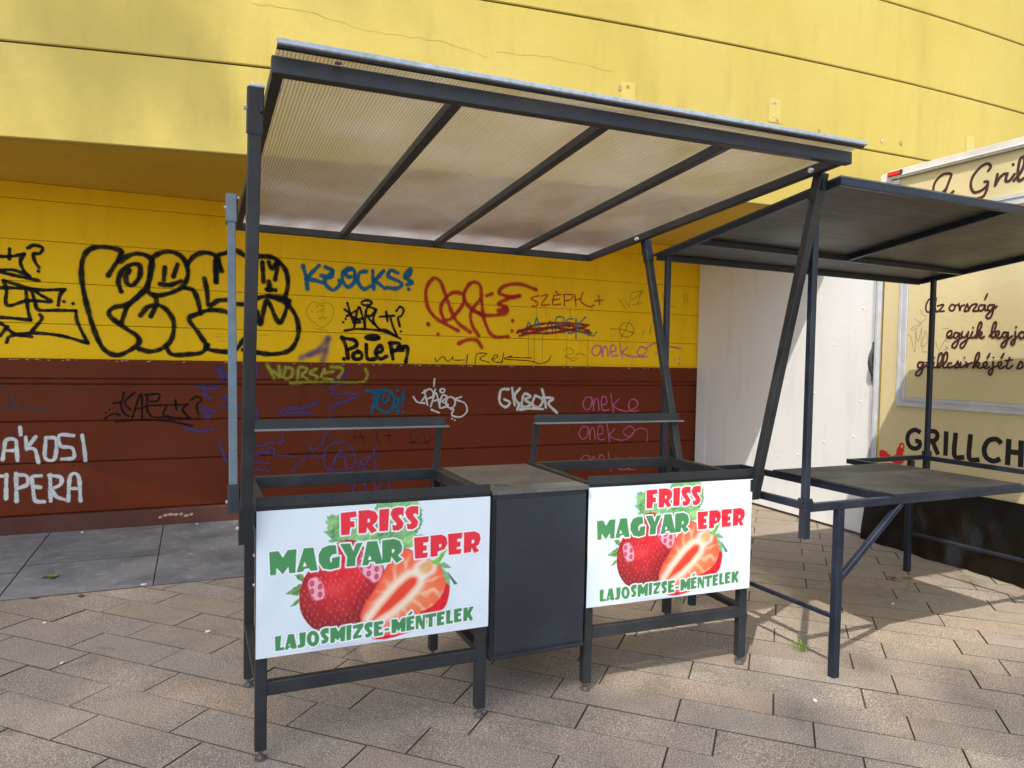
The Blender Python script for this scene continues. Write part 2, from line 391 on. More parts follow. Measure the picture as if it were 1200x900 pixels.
# grey slabs along the building
xs = [-8.0, -6.2, -5.1, -4.15, -3.25, -2.33, -1.41, -.49, .43, 1.55]
for i in range(len(xs)-1):
    a, b = xs[i]+.003, xs[i+1]-.003
    ys = [2.606, 3.27 if i % 2 else 3.45, 4.545] if xs[i] < -.6 else [2.606, 4.545]
    if i == 7: ys = [2.606, 4.545]
    for y0, y1 in zip(ys[:-1], ys[1:]):
        mb = MB(); cx, cy = (a+b)/2, (y0+y1)/2
        slab_mesh(mb, [(a-cx, y0-cy+.003), (b-cx, y0-cy+.003), (b-cx, y1-cy-.003), (a-cx, y1-cy-.003)], 0)
        me = bpy.data.meshes.new('slab'); me.from_pydata(mb.v, [], mb.f); me.materials.append(SLAB); me.materials.append(JOINT); side_mat(me)
        o = bpy.data.objects.new('slab', me); COL.objects.link(o); o.parent = pave; o.location = (cx, cy, random.uniform(.0, .004))

# ------------------------------------------------------------------ building
bld = thing('building', (2, 4.7, 0), 'yellow building with brown lower boards, graffiti and a curved overhanging upper facade', 'building')
XL, XR = -9.0, 5.83
WY = 4.61
def board(name, z0, z1, mat, y=WY, x0=XL, x1=XR, ch=.012, th=.06):
    m_ = MB(); pr = [(y+th, z0), (y+ch*.8, z0), (y, z0+ch), (y, z1-ch*.35), (y+ch*.4, z1), (y+th, z1)]
    vs = [(x0, a, b) for a, b in pr]+[(x1, a, b) for a, b in pr]; n = len(pr)
    m_.add(vs, [(i, (i+1) % n, n+(i+1) % n, n+i) for i in range(n)]+[tuple(range(n)), tuple(range(2*n-1, n-1, -1))])
    return m_.build(name, mat, bld)
g = MB(); g.box((XL, WY+.05, 0), (XR-.01, WY+.5, 3.12)); g.build('wall_backing', GROOVE, bld)
for z0, z1 in ((1.567, 1.88), (1.884, 2.25), (2.254, 2.617), (2.621, 2.975), (2.979, 3.122)): board('board', z0, z1, YLO, ch=.006)
for z0, z1 in ((.152, .618), (.621, .995), (.998, 1.34)): board('board', z0, z1, BRN, y=WY+.002, ch=.014)
board('ledge', 1.342, 1.392, BRN, y=WY-.018, x1=XR+.01, ch=.01)
board('ledge', 1.393, 1.565, BRN, y=WY-.04, x1=XR+.03, ch=.008, th=.09)
board('plinth', -.02, .15, PLN, y=WY-.06, ch=.02, th=.1)
def fac(x): return 2.7817-.1822*x+.0133*x*x
def facx(x):
    return fac(x) if x > -7 else fac(-7)
xsf = [-9+.35*i for i in range(69)]
def curved(name, z0, z1, mat, off=0, ch=.008, x0=None, x1=None):
    m_ = MB(); X = [x for x in xsf if (x0 is None or x >= x0) and (x1 is None or x <= x1)]
    n = 5
    for x in X:
        y = facx(x)+off
        m_.v += [(x, y+.08, z0), (x, y+ch, z0), (x, y, z0+ch), (x, y, z1-ch*.6), (x, y+ch, z1)]
    for i in range(len(X)-1):
        for j in range(n-1):
            a = i*n+j; m_.f.append((a, a+1, a+n+1, a+n))
    return m_.build(name, mat, bld, smooth=False)
for z0, z1 in ((3.125, 3.776), (3.788, 4.515), (4.527, 5.26), (5.272, 6.0), (6.012, 6.75), (6.762, 7.5)): curved('facade_band', z0, z1, YUP)
m_ = MB()
for x in xsf: m_.v += [(x, facx(x)+.03, 3.13), (x, facx(x)+.03, 7.5)]
for i in range(len(xsf)-1): m_.f.append((2*i, 2*i+2, 2*i+3, 2*i+1))
m_.build('facade_backing', GROOVE, bld)
m_ = MB()
for x in xsf: m_.v += [(x, facx(x)+.004, 3.1252), (x, 9, 3.1252)]
for i in range(len(xsf)-1): m_.f.append((2*i, 2*i+1, 2*i+3, 2*i+2))
m_.build('soffit', SOF, bld)
m_ = MB()
for x in xsf: m_.v += [(x, facx(x)+.01, 7.5), (x, 9, 7.5)]
for i in range(len(xsf)-1): m_.f.append((2*i, 2*i+1, 2*i+3, 2*i+2))
m_.build('roof', SOF, bld)
# recessed side wall behind the trailer
g = MB(); g.box((XR-.2, WY+.5, 0), (14.8, WY+.6, 3.12)); g.build('rear_wall', YLO, bld)
# hairline cracks on the facade
def crack(pts, w=.0028):
    m_ = MB()
    P = []
    for (xa, za), (xb, zb) in zip(pts[:-1], pts[1:]):
        n = max(2, int(math.hypot(xb-xa, zb-za)/.06))
        for i in range(n): t = i/n; P.append((xa+(xb-xa)*t+random.uniform(-.008, .008), za+(zb-za)*t+random.uniform(-.012, .012)))
    for i, (x, z) in enumerate(P):
        ww = w*random.uniform(.4, 1); y = facx(x)-.0015; m_.v += [(x, y, z-ww/2), (x, y, z+ww/2)]
        if i: b = 2*i; m_.f.append((b-2, b, b+1, b-1))
    return m_.build('crack', CRACK, bld)
crack([(.15, 4.24), (.6, 4.22), (1.05, 4.14), (1.5, 4.15), (2.0, 4.05)]); crack([(2.0, 4.12), (2.4, 4.15), (3.1, 4.1)])
crack([(-.85, 3.135), (-.83, 3.2), (-.78, 3.26)]); crack([(-.08, 3.14), (-.1, 3.25), (-.16, 3.38), (-.14, 3.45)], .003)
crack([(.1, 3.14), (.1, 3.2)], .003); crack([(6.15, 3.8), (6.15, 4.1)], .005); crack([(6.9, 3.82), (6.9, 3.95)], .004)
def patch(x, z, w, h):
    m_ = MB(); y = facx(x)-.0065; p = []
    sl = -.1822+.0266*x
    n = 9
    for i in range(n):
        t = 2*math.pi*i/n; r = random.uniform(.6, 1.); dx = w/2*math.cos(t)*r; p.append((x+dx, y+dx*sl, z+h/2*math.sin(t)*r))
    m_.add(p, [tuple(range(n))]); m_.build('plaster_scar', PATCH if random.random() < .6 else CRACK, bld)
for x, z in ((3.12, 3.985), (3.12, 3.86), (4.67, 4.06), (4.7, 3.94)):
    for _ in range(3): patch(x+random.uniform(-.05, .05), z+random.uniform(-.03, .03), random.uniform(.025, .06), random.uniform(.025, .05))
for x, z in ((5.23, 3.88), (6.05, 3.9), (6.32, 3.91), (7.33, 4.02), (7.42, 4.02)): patch(x, z, .04, .05)
for x, z in ((3.17, 3.93), (4.7, 4.0), (7.38, 4.02)):
    m_ = MB(); w = .07; y = facx(x)-.004; sl = -.1822+.0266*x
    m_.quad((x-w, y-w*sl, z-.11), (x+w, y+w*sl, z-.11), (x+w, y+w*sl, z+.11), (x-w, y-w*sl, z+.11)); m_.build('repaint_patch', simple('patch_yellow', (.54, .41, .09), .6), bld)
m_ = MB()
for i in range(7):
    x = -.52+i*.045; z = .085+random.uniform(-.012, .012); w = random.uniform(.015, .035)
    m_.add([(x-w, WY-.0612, z-.006), (x, WY-.0612, z-.014), (x+w, WY-.0612, z), (x+.01, WY-.0612, z+.014), (x-w*.6, WY-.0612, z+.01)], [(0, 1, 2, 3, 4)])
m_.build('chipped_paint', simple('chip_pale', (.42, .27, .18), .8), bld)

m_ = MB()
for i in range(120):      # paint flaked off along the upper edge of the brown ledge
    x = random.uniform(-3.2, 5.7); w = random.uniform(.004, .022); z = 1.562-random.uniform(0, .01); y = WY-.0415
    m_.add([(x-w, y, z), (x, y, z-random.uniform(.002, .006)), (x+w, y, z+.001), (x, y, z+.004)], [(0, 1, 2, 3)])
tag(m_.build('flaked_paint', simple('flake_pale', (.45, .40, .32), .9), bld), kind='stuff')
m_ = MB()
for i in range(90):      # scratches and knocks on the brown boards
    x = random.uniform(-2.5, 5.6); z = random.choice([random.uniform(.2, 1.3), random.uniform(.58, .68), random.uniform(.96, 1.06)]); L_ = random.uniform(.006, .05); t = random.uniform(-.35, .35); w = .0012
    y = WY-.0005; c, s_ = math.cos(t), math.sin(t); m_.add([(x-L_*c, y, z-L_*s_), (x, y, z-w), (x+L_*c, y, z+L_*s_), (x, y, z+w)], [(0, 1, 2, 3)])
tag(m_.build('scratched_paint', simple('scratch_pale', (.17, .09, .06), .9), bld), kind='stuff')

# ------------------------------------------------------------------ graffiti (paint on the boards, part of the building)
GRAFFITI = [
('graffiti','big black bubble-letter graffiti with a smiling face','black','w',0.035,0.5,(((-0.958,2.342,),(-0.852,2.545,),(-0.875,2.586,),(-0.995,2.602,),(-1.098,2.577,),(-1.157,2.488,),(-1.171,2.337,),(-1.15,2.17,),(-1.099,1.936,),(-1.04,1.751,),(-0.981,1.651,),(-0.891,1.61,),(-0.799,1.646,),(-0.707,1.726,),(-0.723,1.795,),(-0.815,1.861,),(-0.936,1.96,),(-0.95,2.01,),(-0.905,2.055,),(-0.799,2.086,),(-0.692,2.195,),(-0.645,2.249,),(-0.611,2.355,),(-0.591,2.478,),(-0.63,2.544,),(-0.723,2.563,),(-0.799,2.532,),(-0.86,2.476,),),((-0.852,2.203,),(-0.875,2.287,),(-0.845,2.392,),(-0.769,2.457,),(-0.7,2.453,),(-0.7,2.35,),(-0.753,2.269,),(-0.799,2.275,),(-0.814,2.342,),(-0.784,2.404,),),((-0.599,2.512,),(-0.537,2.578,),(-0.442,2.602,),(-0.346,2.566,),(-0.297,2.481,),(-0.289,2.376,),(-0.345,2.266,),(-0.473,2.198,),(-0.583,2.183,),(-0.63,2.233,),(-0.614,2.355,),(-0.599,2.512,),),((-0.486,2.451,),(-0.495,2.336,),),((-0.378,2.484,),(-0.413,2.368,),),((-0.528,2.291,),(-0.441,2.287,),(-0.349,2.328,),),((-0.799,2.086,),(-0.853,1.903,),),((-0.784,2.086,),(-0.661,2.214,),),((-0.692,1.987,),(-0.63,2.068,),(-0.536,2.089,),(-0.457,2.032,),(-0.409,1.928,),(-0.424,1.786,),(-0.488,1.697,),(-0.598,1.65,),(-0.707,1.674,),),((-0.567,2.184,),(-0.559,2.097,),(-0.606,1.982,),),((-0.313,2.268,),(-0.24,2.246,),(-0.199,2.15,),(-0.174,2.026,),),((0.274,1.843,),(0.205,1.768,),(0.137,1.675,),(0.019,1.663,),(-0.115,1.687,),(-0.132,1.741,),(-0.198,1.847,),(-0.277,1.969,),(-0.215,2.016,),(-0.1,2.062,),(0.017,2.061,),(0.102,2.038,),),((-0.107,1.724,),(-0.164,1.65,),(-0.279,1.63,),(-0.424,1.627,),(-0.48,1.706,),),((-0.297,2.481,),(-0.233,2.574,),(-0.135,2.617,),(-0.035,2.571,),(-0.031,2.338,),),((-0.142,2.367,),(-0.117,2.244,),(-0.1,2.11,),(-0.017,2.159,),(0.084,2.173,),),),),
('graffiti','big black bubble-letter graffiti with a smiling face','black','w',0.037,0.5,(((-0.024,2.572,),(0.015,2.45,),),((-0.042,2.343,),(-0.033,2.571,),(0.053,2.629,),(0.151,2.658,),(0.23,2.612,),(0.33,2.615,),(0.491,2.614,),(0.605,2.511,),(0.637,2.363,),(0.607,2.21,),),((0.618,2.211,),(0.453,2.228,),(0.332,2.196,),(0.223,2.138,),(0.153,2.135,),),((0.39,2.56,),(0.402,2.37,),),((0.451,2.564,),(0.482,2.503,),(0.537,2.57,),(0.513,2.398,),),((0.452,2.373,),(0.465,2.288,),),((0.432,2.295,),(0.514,2.291,),),((0.453,2.224,),(0.618,2.168,),(0.723,2.021,),(0.74,1.848,),(0.663,1.694,),(0.498,1.647,),(0.335,1.661,),(0.215,1.684,),),((0.343,2.069,),(0.378,1.943,),(0.437,2.18,),(0.557,1.967,),(0.653,2.191,),),),),
('graffiti','angular black graffiti with question mark at the left','black','w',0.024,0.35,(((-1.786,2.458,),(-1.705,2.464,),(-1.609,2.491,),),((-1.716,2.528,),(-1.719,2.439,),),((-1.609,2.491,),(-1.637,2.42,),(-1.61,2.341,),(-1.569,2.295,),),((-1.787,2.337,),(-1.679,2.344,),(-1.569,2.295,),),((-1.787,2.321,),(-1.638,2.29,),(-1.5,2.263,),),((-1.582,2.547,),(-1.533,2.575,),(-1.47,2.556,),(-1.492,2.505,),(-1.538,2.496,),(-1.527,2.428,),(-1.499,2.381,),),((-1.503,2.348,),(-1.502,2.346,),),((-1.761,2.25,),(-1.679,2.223,),(-1.514,2.183,),(-1.302,2.195,),),((-1.302,2.195,),(-1.338,2.143,),(-1.352,2.051,),),((-1.309,2.086,),(-1.308,2.085,),),((-1.237,2.073,),(-1.236,2.071,),),((-1.788,2.184,),(-1.707,2.188,),(-1.556,2.181,),(-1.486,2.135,),(-1.409,2.081,),(-1.584,2.081,),(-1.735,2.033,),(-1.741,2.17,),(-1.761,2.25,),),((-1.556,2.181,),(-1.528,2.067,),(-1.501,2.003,),(-1.359,2.006,),(-1.216,2.007,),),((-1.216,2.007,),(-1.201,1.898,),(-1.121,1.715,),),((-1.121,1.715,),(-1.332,1.777,),(-1.543,1.795,),(-1.709,1.765,),(-1.743,1.707,),),((-1.494,1.962,),(-1.48,1.921,),(-1.571,1.786,),),((-1.597,2.178,),(-1.584,2.015,),(-1.564,1.909,),),((-1.564,1.909,),(-1.681,1.92,),(-1.789,1.925,),),((-1.79,1.876,),(-1.749,1.845,),(-1.681,1.782,),(-1.557,1.762,),),((-1.79,1.763,),(-1.736,1.846,),),),),
('graffiti','blue spray-painted tag','blue','w',0.034,0.4,(((0.782,2.555,),(0.815,2.438,),(0.831,2.32,),),((0.942,2.567,),(0.868,2.485,),(0.815,2.421,),),((0.815,2.421,),(0.911,2.412,),(0.976,2.394,),),((1.006,2.556,),(1.083,2.521,),(1.062,2.454,),(0.964,2.465,),),((1.083,2.521,),(1.001,2.406,),(1.085,2.323,),(1.163,2.394,),(1.149,2.426,),),((1.281,2.557,),(1.192,2.517,),(1.189,2.417,),(1.243,2.365,),(1.309,2.425,),(1.303,2.536,),(1.241,2.558,),(1.215,2.508,),(1.242,2.47,),(1.304,2.48,),),((1.431,2.54,),(1.359,2.517,),(1.349,2.416,),(1.406,2.352,),(1.474,2.385,),),((1.499,2.549,),(1.513,2.358,),),((1.616,2.557,),(1.526,2.449,),),((1.526,2.449,),(1.628,2.371,),),((1.772,2.544,),(1.695,2.567,),(1.668,2.503,),(1.762,2.464,),(1.821,2.428,),(1.763,2.379,),(1.651,2.382,),),((1.85,2.531,),(1.913,2.595,),(1.898,2.518,),(1.843,2.503,),(1.932,2.451,),(1.875,2.425,),),((1.893,2.379,),(1.895,2.377,),),),),
('graffiti','thin black tag with a halo','black','w',0.021,0.25,(((1.236,2.198,),(1.275,2.066,),(1.316,1.978,),),((1.323,2.117,),(1.23,2.059,),),((1.275,2.066,),(1.376,2.002,),(1.298,1.995,),),((1.207,2.13,),(1.252,2.098,),),((1.31,1.944,),(1.357,2.159,),(1.427,1.955,),),((1.32,2.023,),(1.403,2.044,),),((1.422,1.936,),(1.443,2.151,),(1.545,2.145,),),((1.534,2.14,),(1.489,2.074,),(1.448,2.068,),(1.517,1.985,),),((1.492,2.21,),(1.482,2.194,),(1.454,2.183,),(1.421,2.181,),(1.394,2.19,),(1.383,2.205,),(1.393,2.221,),(1.42,2.232,),(1.454,2.234,),(1.481,2.226,),(1.492,2.21,),),((1.541,2.133,),(1.512,2.03,),(1.571,1.941,),(1.652,1.926,),(1.758,1.867,),),((1.581,2.067,),(1.739,2.085,),),((1.649,2.127,),(1.665,2.025,),),((1.697,2.06,),(1.726,1.97,),(1.77,1.868,),),((1.761,2.136,),(1.801,2.184,),(1.841,2.153,),(1.818,2.088,),(1.781,2.064,),(1.801,1.972,),),((1.193,1.995,),(1.196,1.993,),),((1.22,2.03,),(1.222,2.028,),),((1.811,1.92,),(1.814,1.917,),),((1.21,1.907,),(1.355,1.93,),(1.583,1.919,),(1.723,1.878,),(1.812,1.839,),),),),
('graffiti','bold black tag with a halo','black','w',0.034,0.3,(((1.182,1.839,),(1.223,1.751,),(1.251,1.617,),),((1.2,1.828,),(1.316,1.809,),(1.334,1.753,),(1.245,1.707,),),((1.362,1.687,),(1.308,1.667,),(1.313,1.614,),(1.385,1.619,),(1.392,1.669,),(1.346,1.697,),),((1.44,1.767,),(1.453,1.62,),(1.54,1.617,),),((1.547,1.672,),(1.613,1.71,),(1.589,1.76,),(1.54,1.686,),(1.591,1.618,),(1.66,1.647,),),((1.7,1.785,),(1.731,1.621,),),((1.689,1.79,),(1.794,1.788,),(1.783,1.73,),(1.725,1.703,),),((1.725,1.703,),(1.842,1.72,),),((1.783,1.746,),(1.89,1.744,),(1.873,1.586,),),((1.572,1.844,),(1.559,1.833,),(1.525,1.825,),(1.482,1.824,),(1.448,1.829,),(1.435,1.84,),(1.448,1.851,),(1.482,1.858,),(1.524,1.859,),(1.559,1.854,),(1.572,1.844,),),((1.206,1.612,),(1.209,1.61,),),),),
('graffiti','faded purple arrow tag','purple','w',0.044,0.9,(((1.046,1.824,),(0.939,1.7,),(0.769,1.613,),),((1.042,1.824,),(1.025,1.702,),(0.983,1.586,),),((0.854,1.643,),(1.004,1.697,),),),),
('graffiti','yellow-green tag on the brown band','lime','w',0.029,0.7,(((0.444,1.529,),(0.506,1.401,),),((0.45,1.518,),(0.567,1.412,),),((0.561,1.412,),(0.552,1.526,),),((0.614,1.498,),(0.594,1.412,),(0.661,1.408,),(0.685,1.495,),(0.618,1.52,),),((0.729,1.357,),(0.748,1.511,),(0.828,1.501,),(0.776,1.431,),(0.854,1.387,),),((0.917,1.502,),(0.854,1.462,),(0.935,1.419,),(0.888,1.373,),),((1.003,1.503,),(0.974,1.414,),(1.087,1.389,),),((0.999,1.463,),(1.09,1.477,),),((1.064,1.526,),(1.178,1.516,),(1.174,1.46,),(1.135,1.411,),),((1.423,1.508,),(1.447,1.44,),(1.372,1.366,),(1.007,1.365,),(0.666,1.357,),),),),
('graffiti','scattered violet strokes','violet','w',0.026,0.8,(((-0.02,1.512,),(0.02,1.365,),),((-0.017,1.512,),(0.078,1.382,),),((0.333,1.538,),(0.354,1.406,),),((-0.134,1.302,),(-0.019,1.302,),),((-0.134,1.25,),(-0.095,1.197,),),((-0.133,1.093,),(-0.056,1.072,),),((-0.076,1.072,),(-0.133,1.006,),),((0.04,1.218,),(0.079,1.175,),),((0.021,1.123,),(0.178,1.111,),),((0.298,1.131,),(0.359,1.088,),(0.349,1.002,),),((1.244,1.494,),(1.174,1.416,),(1.072,1.365,),(1.205,1.352,),),((1.094,1.336,),(1.1,1.236,),(1.228,1.246,),(1.363,1.23,),(1.086,1.106,),),((0.564,1.031,),(0.626,1.096,),(0.794,1.105,),(0.939,1.165,),),((0.622,1.028,),(0.71,1.049,),(0.87,1.038,),),((1.076,1.012,),(1.087,0.979,),),),),
('graffiti','scattered violet strokes','violet','w',0.026,0.8,(((-0.011,1.523,),(0.036,1.365,),),((-0.011,1.512,),(0.067,1.429,),),((-0.21,1.323,),(-0.019,1.312,),),((-0.153,1.312,),(-0.095,1.202,),),((-0.162,1.125,),(-0.095,1.009,),),((-0.162,1.094,),(-0.047,1.082,),),((-0.313,0.92,),(-0.171,0.885,),(-0.056,0.9,),),((-0.007,0.766,),(0.062,0.583,),),((0.036,1.222,),(0.07,1.203,),),((0.021,1.123,),(0.198,1.115,),),),),
('graffiti','violet curling script below the rail','violet','w',0.017,0.6,(((0.563,1.033,),(0.618,1.091,),(0.775,1.089,),(0.945,1.158,),),((0.618,1.028,),(0.752,1.054,),(0.877,1.04,),),((1.073,1.116,),(1.261,1.179,),),((0.324,0.762,),(0.379,0.714,),(0.487,0.752,),(0.598,0.754,),(0.586,0.836,),),((1.041,0.86,),(0.984,0.718,),(0.892,0.662,),(0.873,0.722,),),((0.69,0.442,),(0.847,0.605,),(0.951,0.577,),(1.032,0.598,),),((1.02,0.617,),(1.077,0.711,),(1.219,0.728,),(1.327,0.611,),(1.317,0.466,),(1.127,0.438,),(1.033,0.478,),(1.02,0.617,),),((1.08,0.447,),(1.184,0.652,),(1.25,0.444,),),((1.114,0.571,),(1.304,0.587,),),((1.389,0.531,),(1.466,0.557,),(1.443,0.484,),(1.365,0.512,),(1.39,0.438,),(1.468,0.454,),),((1.533,0.701,),(1.54,0.554,),(1.556,0.43,),),((1.461,0.564,),(1.596,0.589,),),((0.336,0.642,),(0.401,0.663,),(0.532,0.628,),(0.733,0.597,),),((0.336,0.612,),(0.488,0.699,),(0.521,0.617,),),((0.336,0.555,),(0.471,0.538,),),((0.337,0.491,),(0.463,0.462,),),((0.364,0.289,),(0.458,0.307,),),((1.32,0.218,),(1.331,0.295,),(1.403,0.303,),(1.445,0.252,),(1.446,0.203,),),((1.543,0.308,),(1.564,0.213,),(1.618,0.25,),),((1.685,0.449,),(1.708,0.2,),),((1.259,0.311,),(1.283,0.261,),),),),
('graffiti','blue tag with round smiling letter','teal','w',0.028,0.5,(((1.448,1.269,),(1.614,1.273,),),((1.538,1.268,),(1.528,1.143,),(1.506,1.04,),),((1.756,1.164,),(1.738,1.094,),(1.689,1.05,),(1.628,1.051,),(1.579,1.095,),(1.56,1.165,),(1.577,1.235,),(1.625,1.279,),(1.686,1.278,),(1.736,1.235,),(1.756,1.164,),),((1.615,1.188,),(1.643,1.151,),(1.69,1.183,),),((1.633,1.222,),(1.635,1.22,),),((1.689,1.222,),(1.691,1.22,),),((1.791,1.187,),(1.788,1.036,),),((1.782,1.284,),(1.785,1.282,),),((1.849,1.261,),(1.841,1.117,),),((1.847,1.043,),(1.85,1.04,),),),),
('graffiti','thin white looping tag','white','w',0.016,0.3,(((1.964,1.209,),(2.009,1.153,),(2.096,1.138,),),((2.088,1.279,),(2.126,1.118,),),((2.065,1.251,),(2.153,1.294,),(2.198,1.223,),(2.125,1.186,),),((2.162,1.101,),(2.218,1.251,),(2.268,1.1,),),((2.178,1.157,),(2.258,1.18,),),((2.296,1.222,),(2.268,1.088,),(2.364,1.116,),(2.297,1.157,),(2.356,1.202,),(2.296,1.222,),),((2.448,1.144,),(2.438,1.107,),(2.411,1.084,),(2.378,1.085,),(2.35,1.108,),(2.339,1.145,),(2.349,1.182,),(2.376,1.205,),(2.409,1.204,),(2.437,1.181,),(2.448,1.144,),),((2.52,1.207,),(2.453,1.179,),(2.561,1.135,),(2.59,1.047,),(2.518,0.982,),(2.411,1.001,),(2.431,1.064,),(2.395,1.07,),),((2.412,0.963,),(2.415,0.96,),),((2.445,0.948,),(2.448,0.945,),),((2.322,1.276,),(2.317,1.263,),(2.304,1.255,),(2.287,1.255,),(2.274,1.263,),(2.268,1.276,),(2.273,1.29,),(2.287,1.298,),(2.303,1.298,),(2.317,1.29,),(2.322,1.276,),),((2.188,1.408,),(2.196,1.328,),),((2.171,1.067,),(2.26,1.031,),),((2.095,1.214,),(2.061,1.167,),),((2.212,1.294,),(2.183,1.214,),),),),
('graffiti','bold white spray tag','white','w',0.025,0.6,(((3.1,1.294,),(3.004,1.279,),(2.99,1.146,),(3.065,1.086,),(3.119,1.139,),(3.048,1.175,),),((3.142,1.308,),(3.179,1.109,),),((3.24,1.3,),(3.177,1.204,),(3.285,1.054,),),((3.297,1.234,),(3.277,1.09,),(3.393,1.113,),(3.315,1.168,),(3.381,1.209,),(3.297,1.234,),),((3.44,1.218,),(3.409,1.113,),(3.494,1.082,),(3.542,1.166,),(3.447,1.218,),),((3.529,1.294,),(3.569,1.172,),(3.585,1.075,),),((3.542,1.197,),(3.678,1.181,),(3.618,1.12,),(3.734,1.012,),),((3.545,1.057,),(3.41,1.067,),(3.245,1.054,),),((3.244,1.129,),(3.212,1.055,),),),),
('graffiti','red looping spray tag','red','w',0.034,0.6,(((2.471,1.947,),(2.319,2.019,),(2.199,2.085,),(2.109,2.207,),(2.092,2.388,),(2.169,2.51,),(2.252,2.482,),(2.313,2.344,),(2.438,2.066,),(2.617,1.935,),),((2.303,2.061,),(2.263,2.158,),(2.285,2.258,),(2.388,2.362,),(2.518,2.355,),(2.52,2.241,),(2.393,2.087,),(2.318,2.056,),),((2.717,1.898,),(2.637,2.016,),(2.619,2.16,),(2.725,2.309,),),((2.775,2.123,),(2.587,2.23,),(2.533,2.356,),(2.613,2.489,),(2.722,2.467,),(2.747,2.281,),(2.782,2.08,),(2.889,1.903,),(3.081,1.9,),),((2.65,2.175,),(2.806,2.133,),(3.028,2.16,),(3.065,2.217,),(2.947,2.197,),),((2.118,2.012,),(2.121,2.009,),),((2.121,2.003,),(2.124,2.001,),),((2.232,1.903,),(2.235,1.9,),),((3.132,2.087,),(3.135,2.084,),),((3.128,1.969,),(3.131,1.966,),),((2.808,2.356,),(2.871,2.38,),),((2.757,1.768,),(2.693,1.845,),(2.579,1.847,),(2.473,1.804,),),((3.429,2.458,),(3.214,2.511,),(3.021,2.476,),(2.959,2.393,),(3.12,2.358,),(3.217,2.378,),),((3.21,2.374,),(3.088,2.342,),(2.946,2.27,),(3.052,2.237,),(2.964,2.169,),),),),
('graffiti','thin red hand-lettered word with a plus','red','w',0.014,0.3,(((3.464,2.391,),(3.365,2.356,),(3.449,2.309,),(3.434,2.27,),(3.377,2.264,),),((3.491,2.386,),(3.581,2.406,),(3.5,2.288,),(3.608,2.293,),),((3.659,2.401,),(3.652,2.295,),(3.754,2.306,),),((3.657,2.35,),(3.735,2.366,),),((3.659,2.401,),(3.751,2.421,),),((3.682,2.454,),(3.71,2.431,),),((3.796,2.423,),(3.806,2.287,),),((3.786,2.423,),(3.91,2.423,),(3.891,2.367,),(3.805,2.348,),),((3.942,2.431,),(3.962,2.294,),),((4.053,2.462,),(4.024,2.359,),(4.139,2.293,),(4.21,2.315,),),((3.943,2.361,),(4.037,2.387,),),((4.216,2.365,),(4.342,2.384,),),((4.271,2.439,),(4.289,2.325,),),),),
('graffiti','teal word crossed out in dark red','teal2','w',0.015,0.4,(((3.308,1.951,),(3.338,2.071,),(3.407,1.984,),(3.443,2.129,),(3.491,1.957,),),((3.558,1.959,),(3.622,2.097,),(3.66,1.962,),),((3.694,1.963,),(3.697,2.13,),(3.792,2.149,),(3.794,2.082,),(3.709,2.055,),(3.814,1.967,),),((3.931,2.14,),(3.845,2.121,),(3.857,2.045,),(3.933,2.063,),),((3.857,2.045,),(3.866,1.969,),(3.943,1.971,),),((3.966,2.141,),(3.972,1.905,),),((4.1,2.168,),(3.987,2.034,),(4.191,1.942,),(4.255,1.991,),),),),
('graffiti','dark red scribble over the teal word','darkred','w',0.024,0.5,(((3.193,1.948,),(3.455,2.052,),(3.794,2.082,),(4.145,2.071,),),((3.227,1.913,),(3.795,2.052,),(4.154,2.003,),),((3.209,1.972,),(3.658,2.023,),(3.935,1.996,),(4.183,1.973,),),((3.259,1.95,),(3.66,1.962,),(4.11,2.054,),),),),
('paint_drip','thin paint runs below the crossed-out word','drip','w',0.005,0.3,(((3.342,1.916,),(3.348,1.653,),),((3.415,1.919,),(3.418,1.619,),),((3.525,1.928,),(3.525,1.632,),),((3.701,1.948,),(3.703,1.873,),),((3.846,1.938,),(3.855,1.57,),),((3.886,2.276,),(3.88,1.969,),),((3.561,2.245,),(3.564,2.14,),),((4.138,1.947,),(4.14,1.574,),),((3.441,2.255,),(3.443,2.141,),),((4.182,2.274,),(4.184,2.233,),),),),
('graffiti','thin black cursive tag','black','w',0.01,0.2,(((2.206,1.639,),(2.222,1.6,),(2.295,1.655,),(2.356,1.602,),(2.415,1.657,),),((2.409,1.651,),(2.422,1.62,),(2.552,1.622,),),((2.588,1.683,),(2.574,1.588,),),((2.676,1.584,),(2.705,1.692,),(2.821,1.697,),(2.737,1.637,),(2.854,1.598,),),((2.885,1.631,),(2.958,1.667,),(2.925,1.687,),(2.885,1.631,),(2.959,1.6,),(3.022,1.618,),),((3.03,1.713,),(3.007,1.589,),),((3.134,1.679,),(3.044,1.642,),(3.365,1.624,),(3.482,1.595,),(3.6,1.627,),(3.639,1.689,),),((3.086,1.661,),(3.381,1.66,),),),),
('graffiti','thin olive pen tag by the right posts','olive','w',0.008,0.2,(((4.572,2.402,),(4.668,2.289,),),((4.627,2.42,),(4.724,2.308,),),((4.738,2.474,),(4.723,2.34,),),((4.719,2.489,),(4.915,2.522,),(4.751,2.405,),),((4.761,2.341,),(4.919,2.387,),),((4.888,2.514,),(4.836,2.351,),),((5.335,2.538,),(5.218,2.499,),(5.261,2.372,),(5.421,2.346,),),((5.535,2.533,),(5.561,2.386,),),((5.576,2.535,),(5.613,2.405,),),),),
('graffiti','thin pen circle crossed by a line','ink','w',0.008,0.2,(((4.453,2.035,),(4.62,2.034,),(4.809,1.992,),),((4.736,2.156,),(4.604,1.923,),),((4.789,2.033,),(4.77,1.98,),(4.718,1.946,),(4.654,1.944,),(4.601,1.975,),(4.579,2.026,),(4.598,2.079,),(4.649,2.113,),(4.713,2.116,),(4.767,2.085,),(4.789,2.033,),),((4.949,2.035,),(4.913,1.944,),),((5.055,2.104,),(5.031,1.999,),),),),
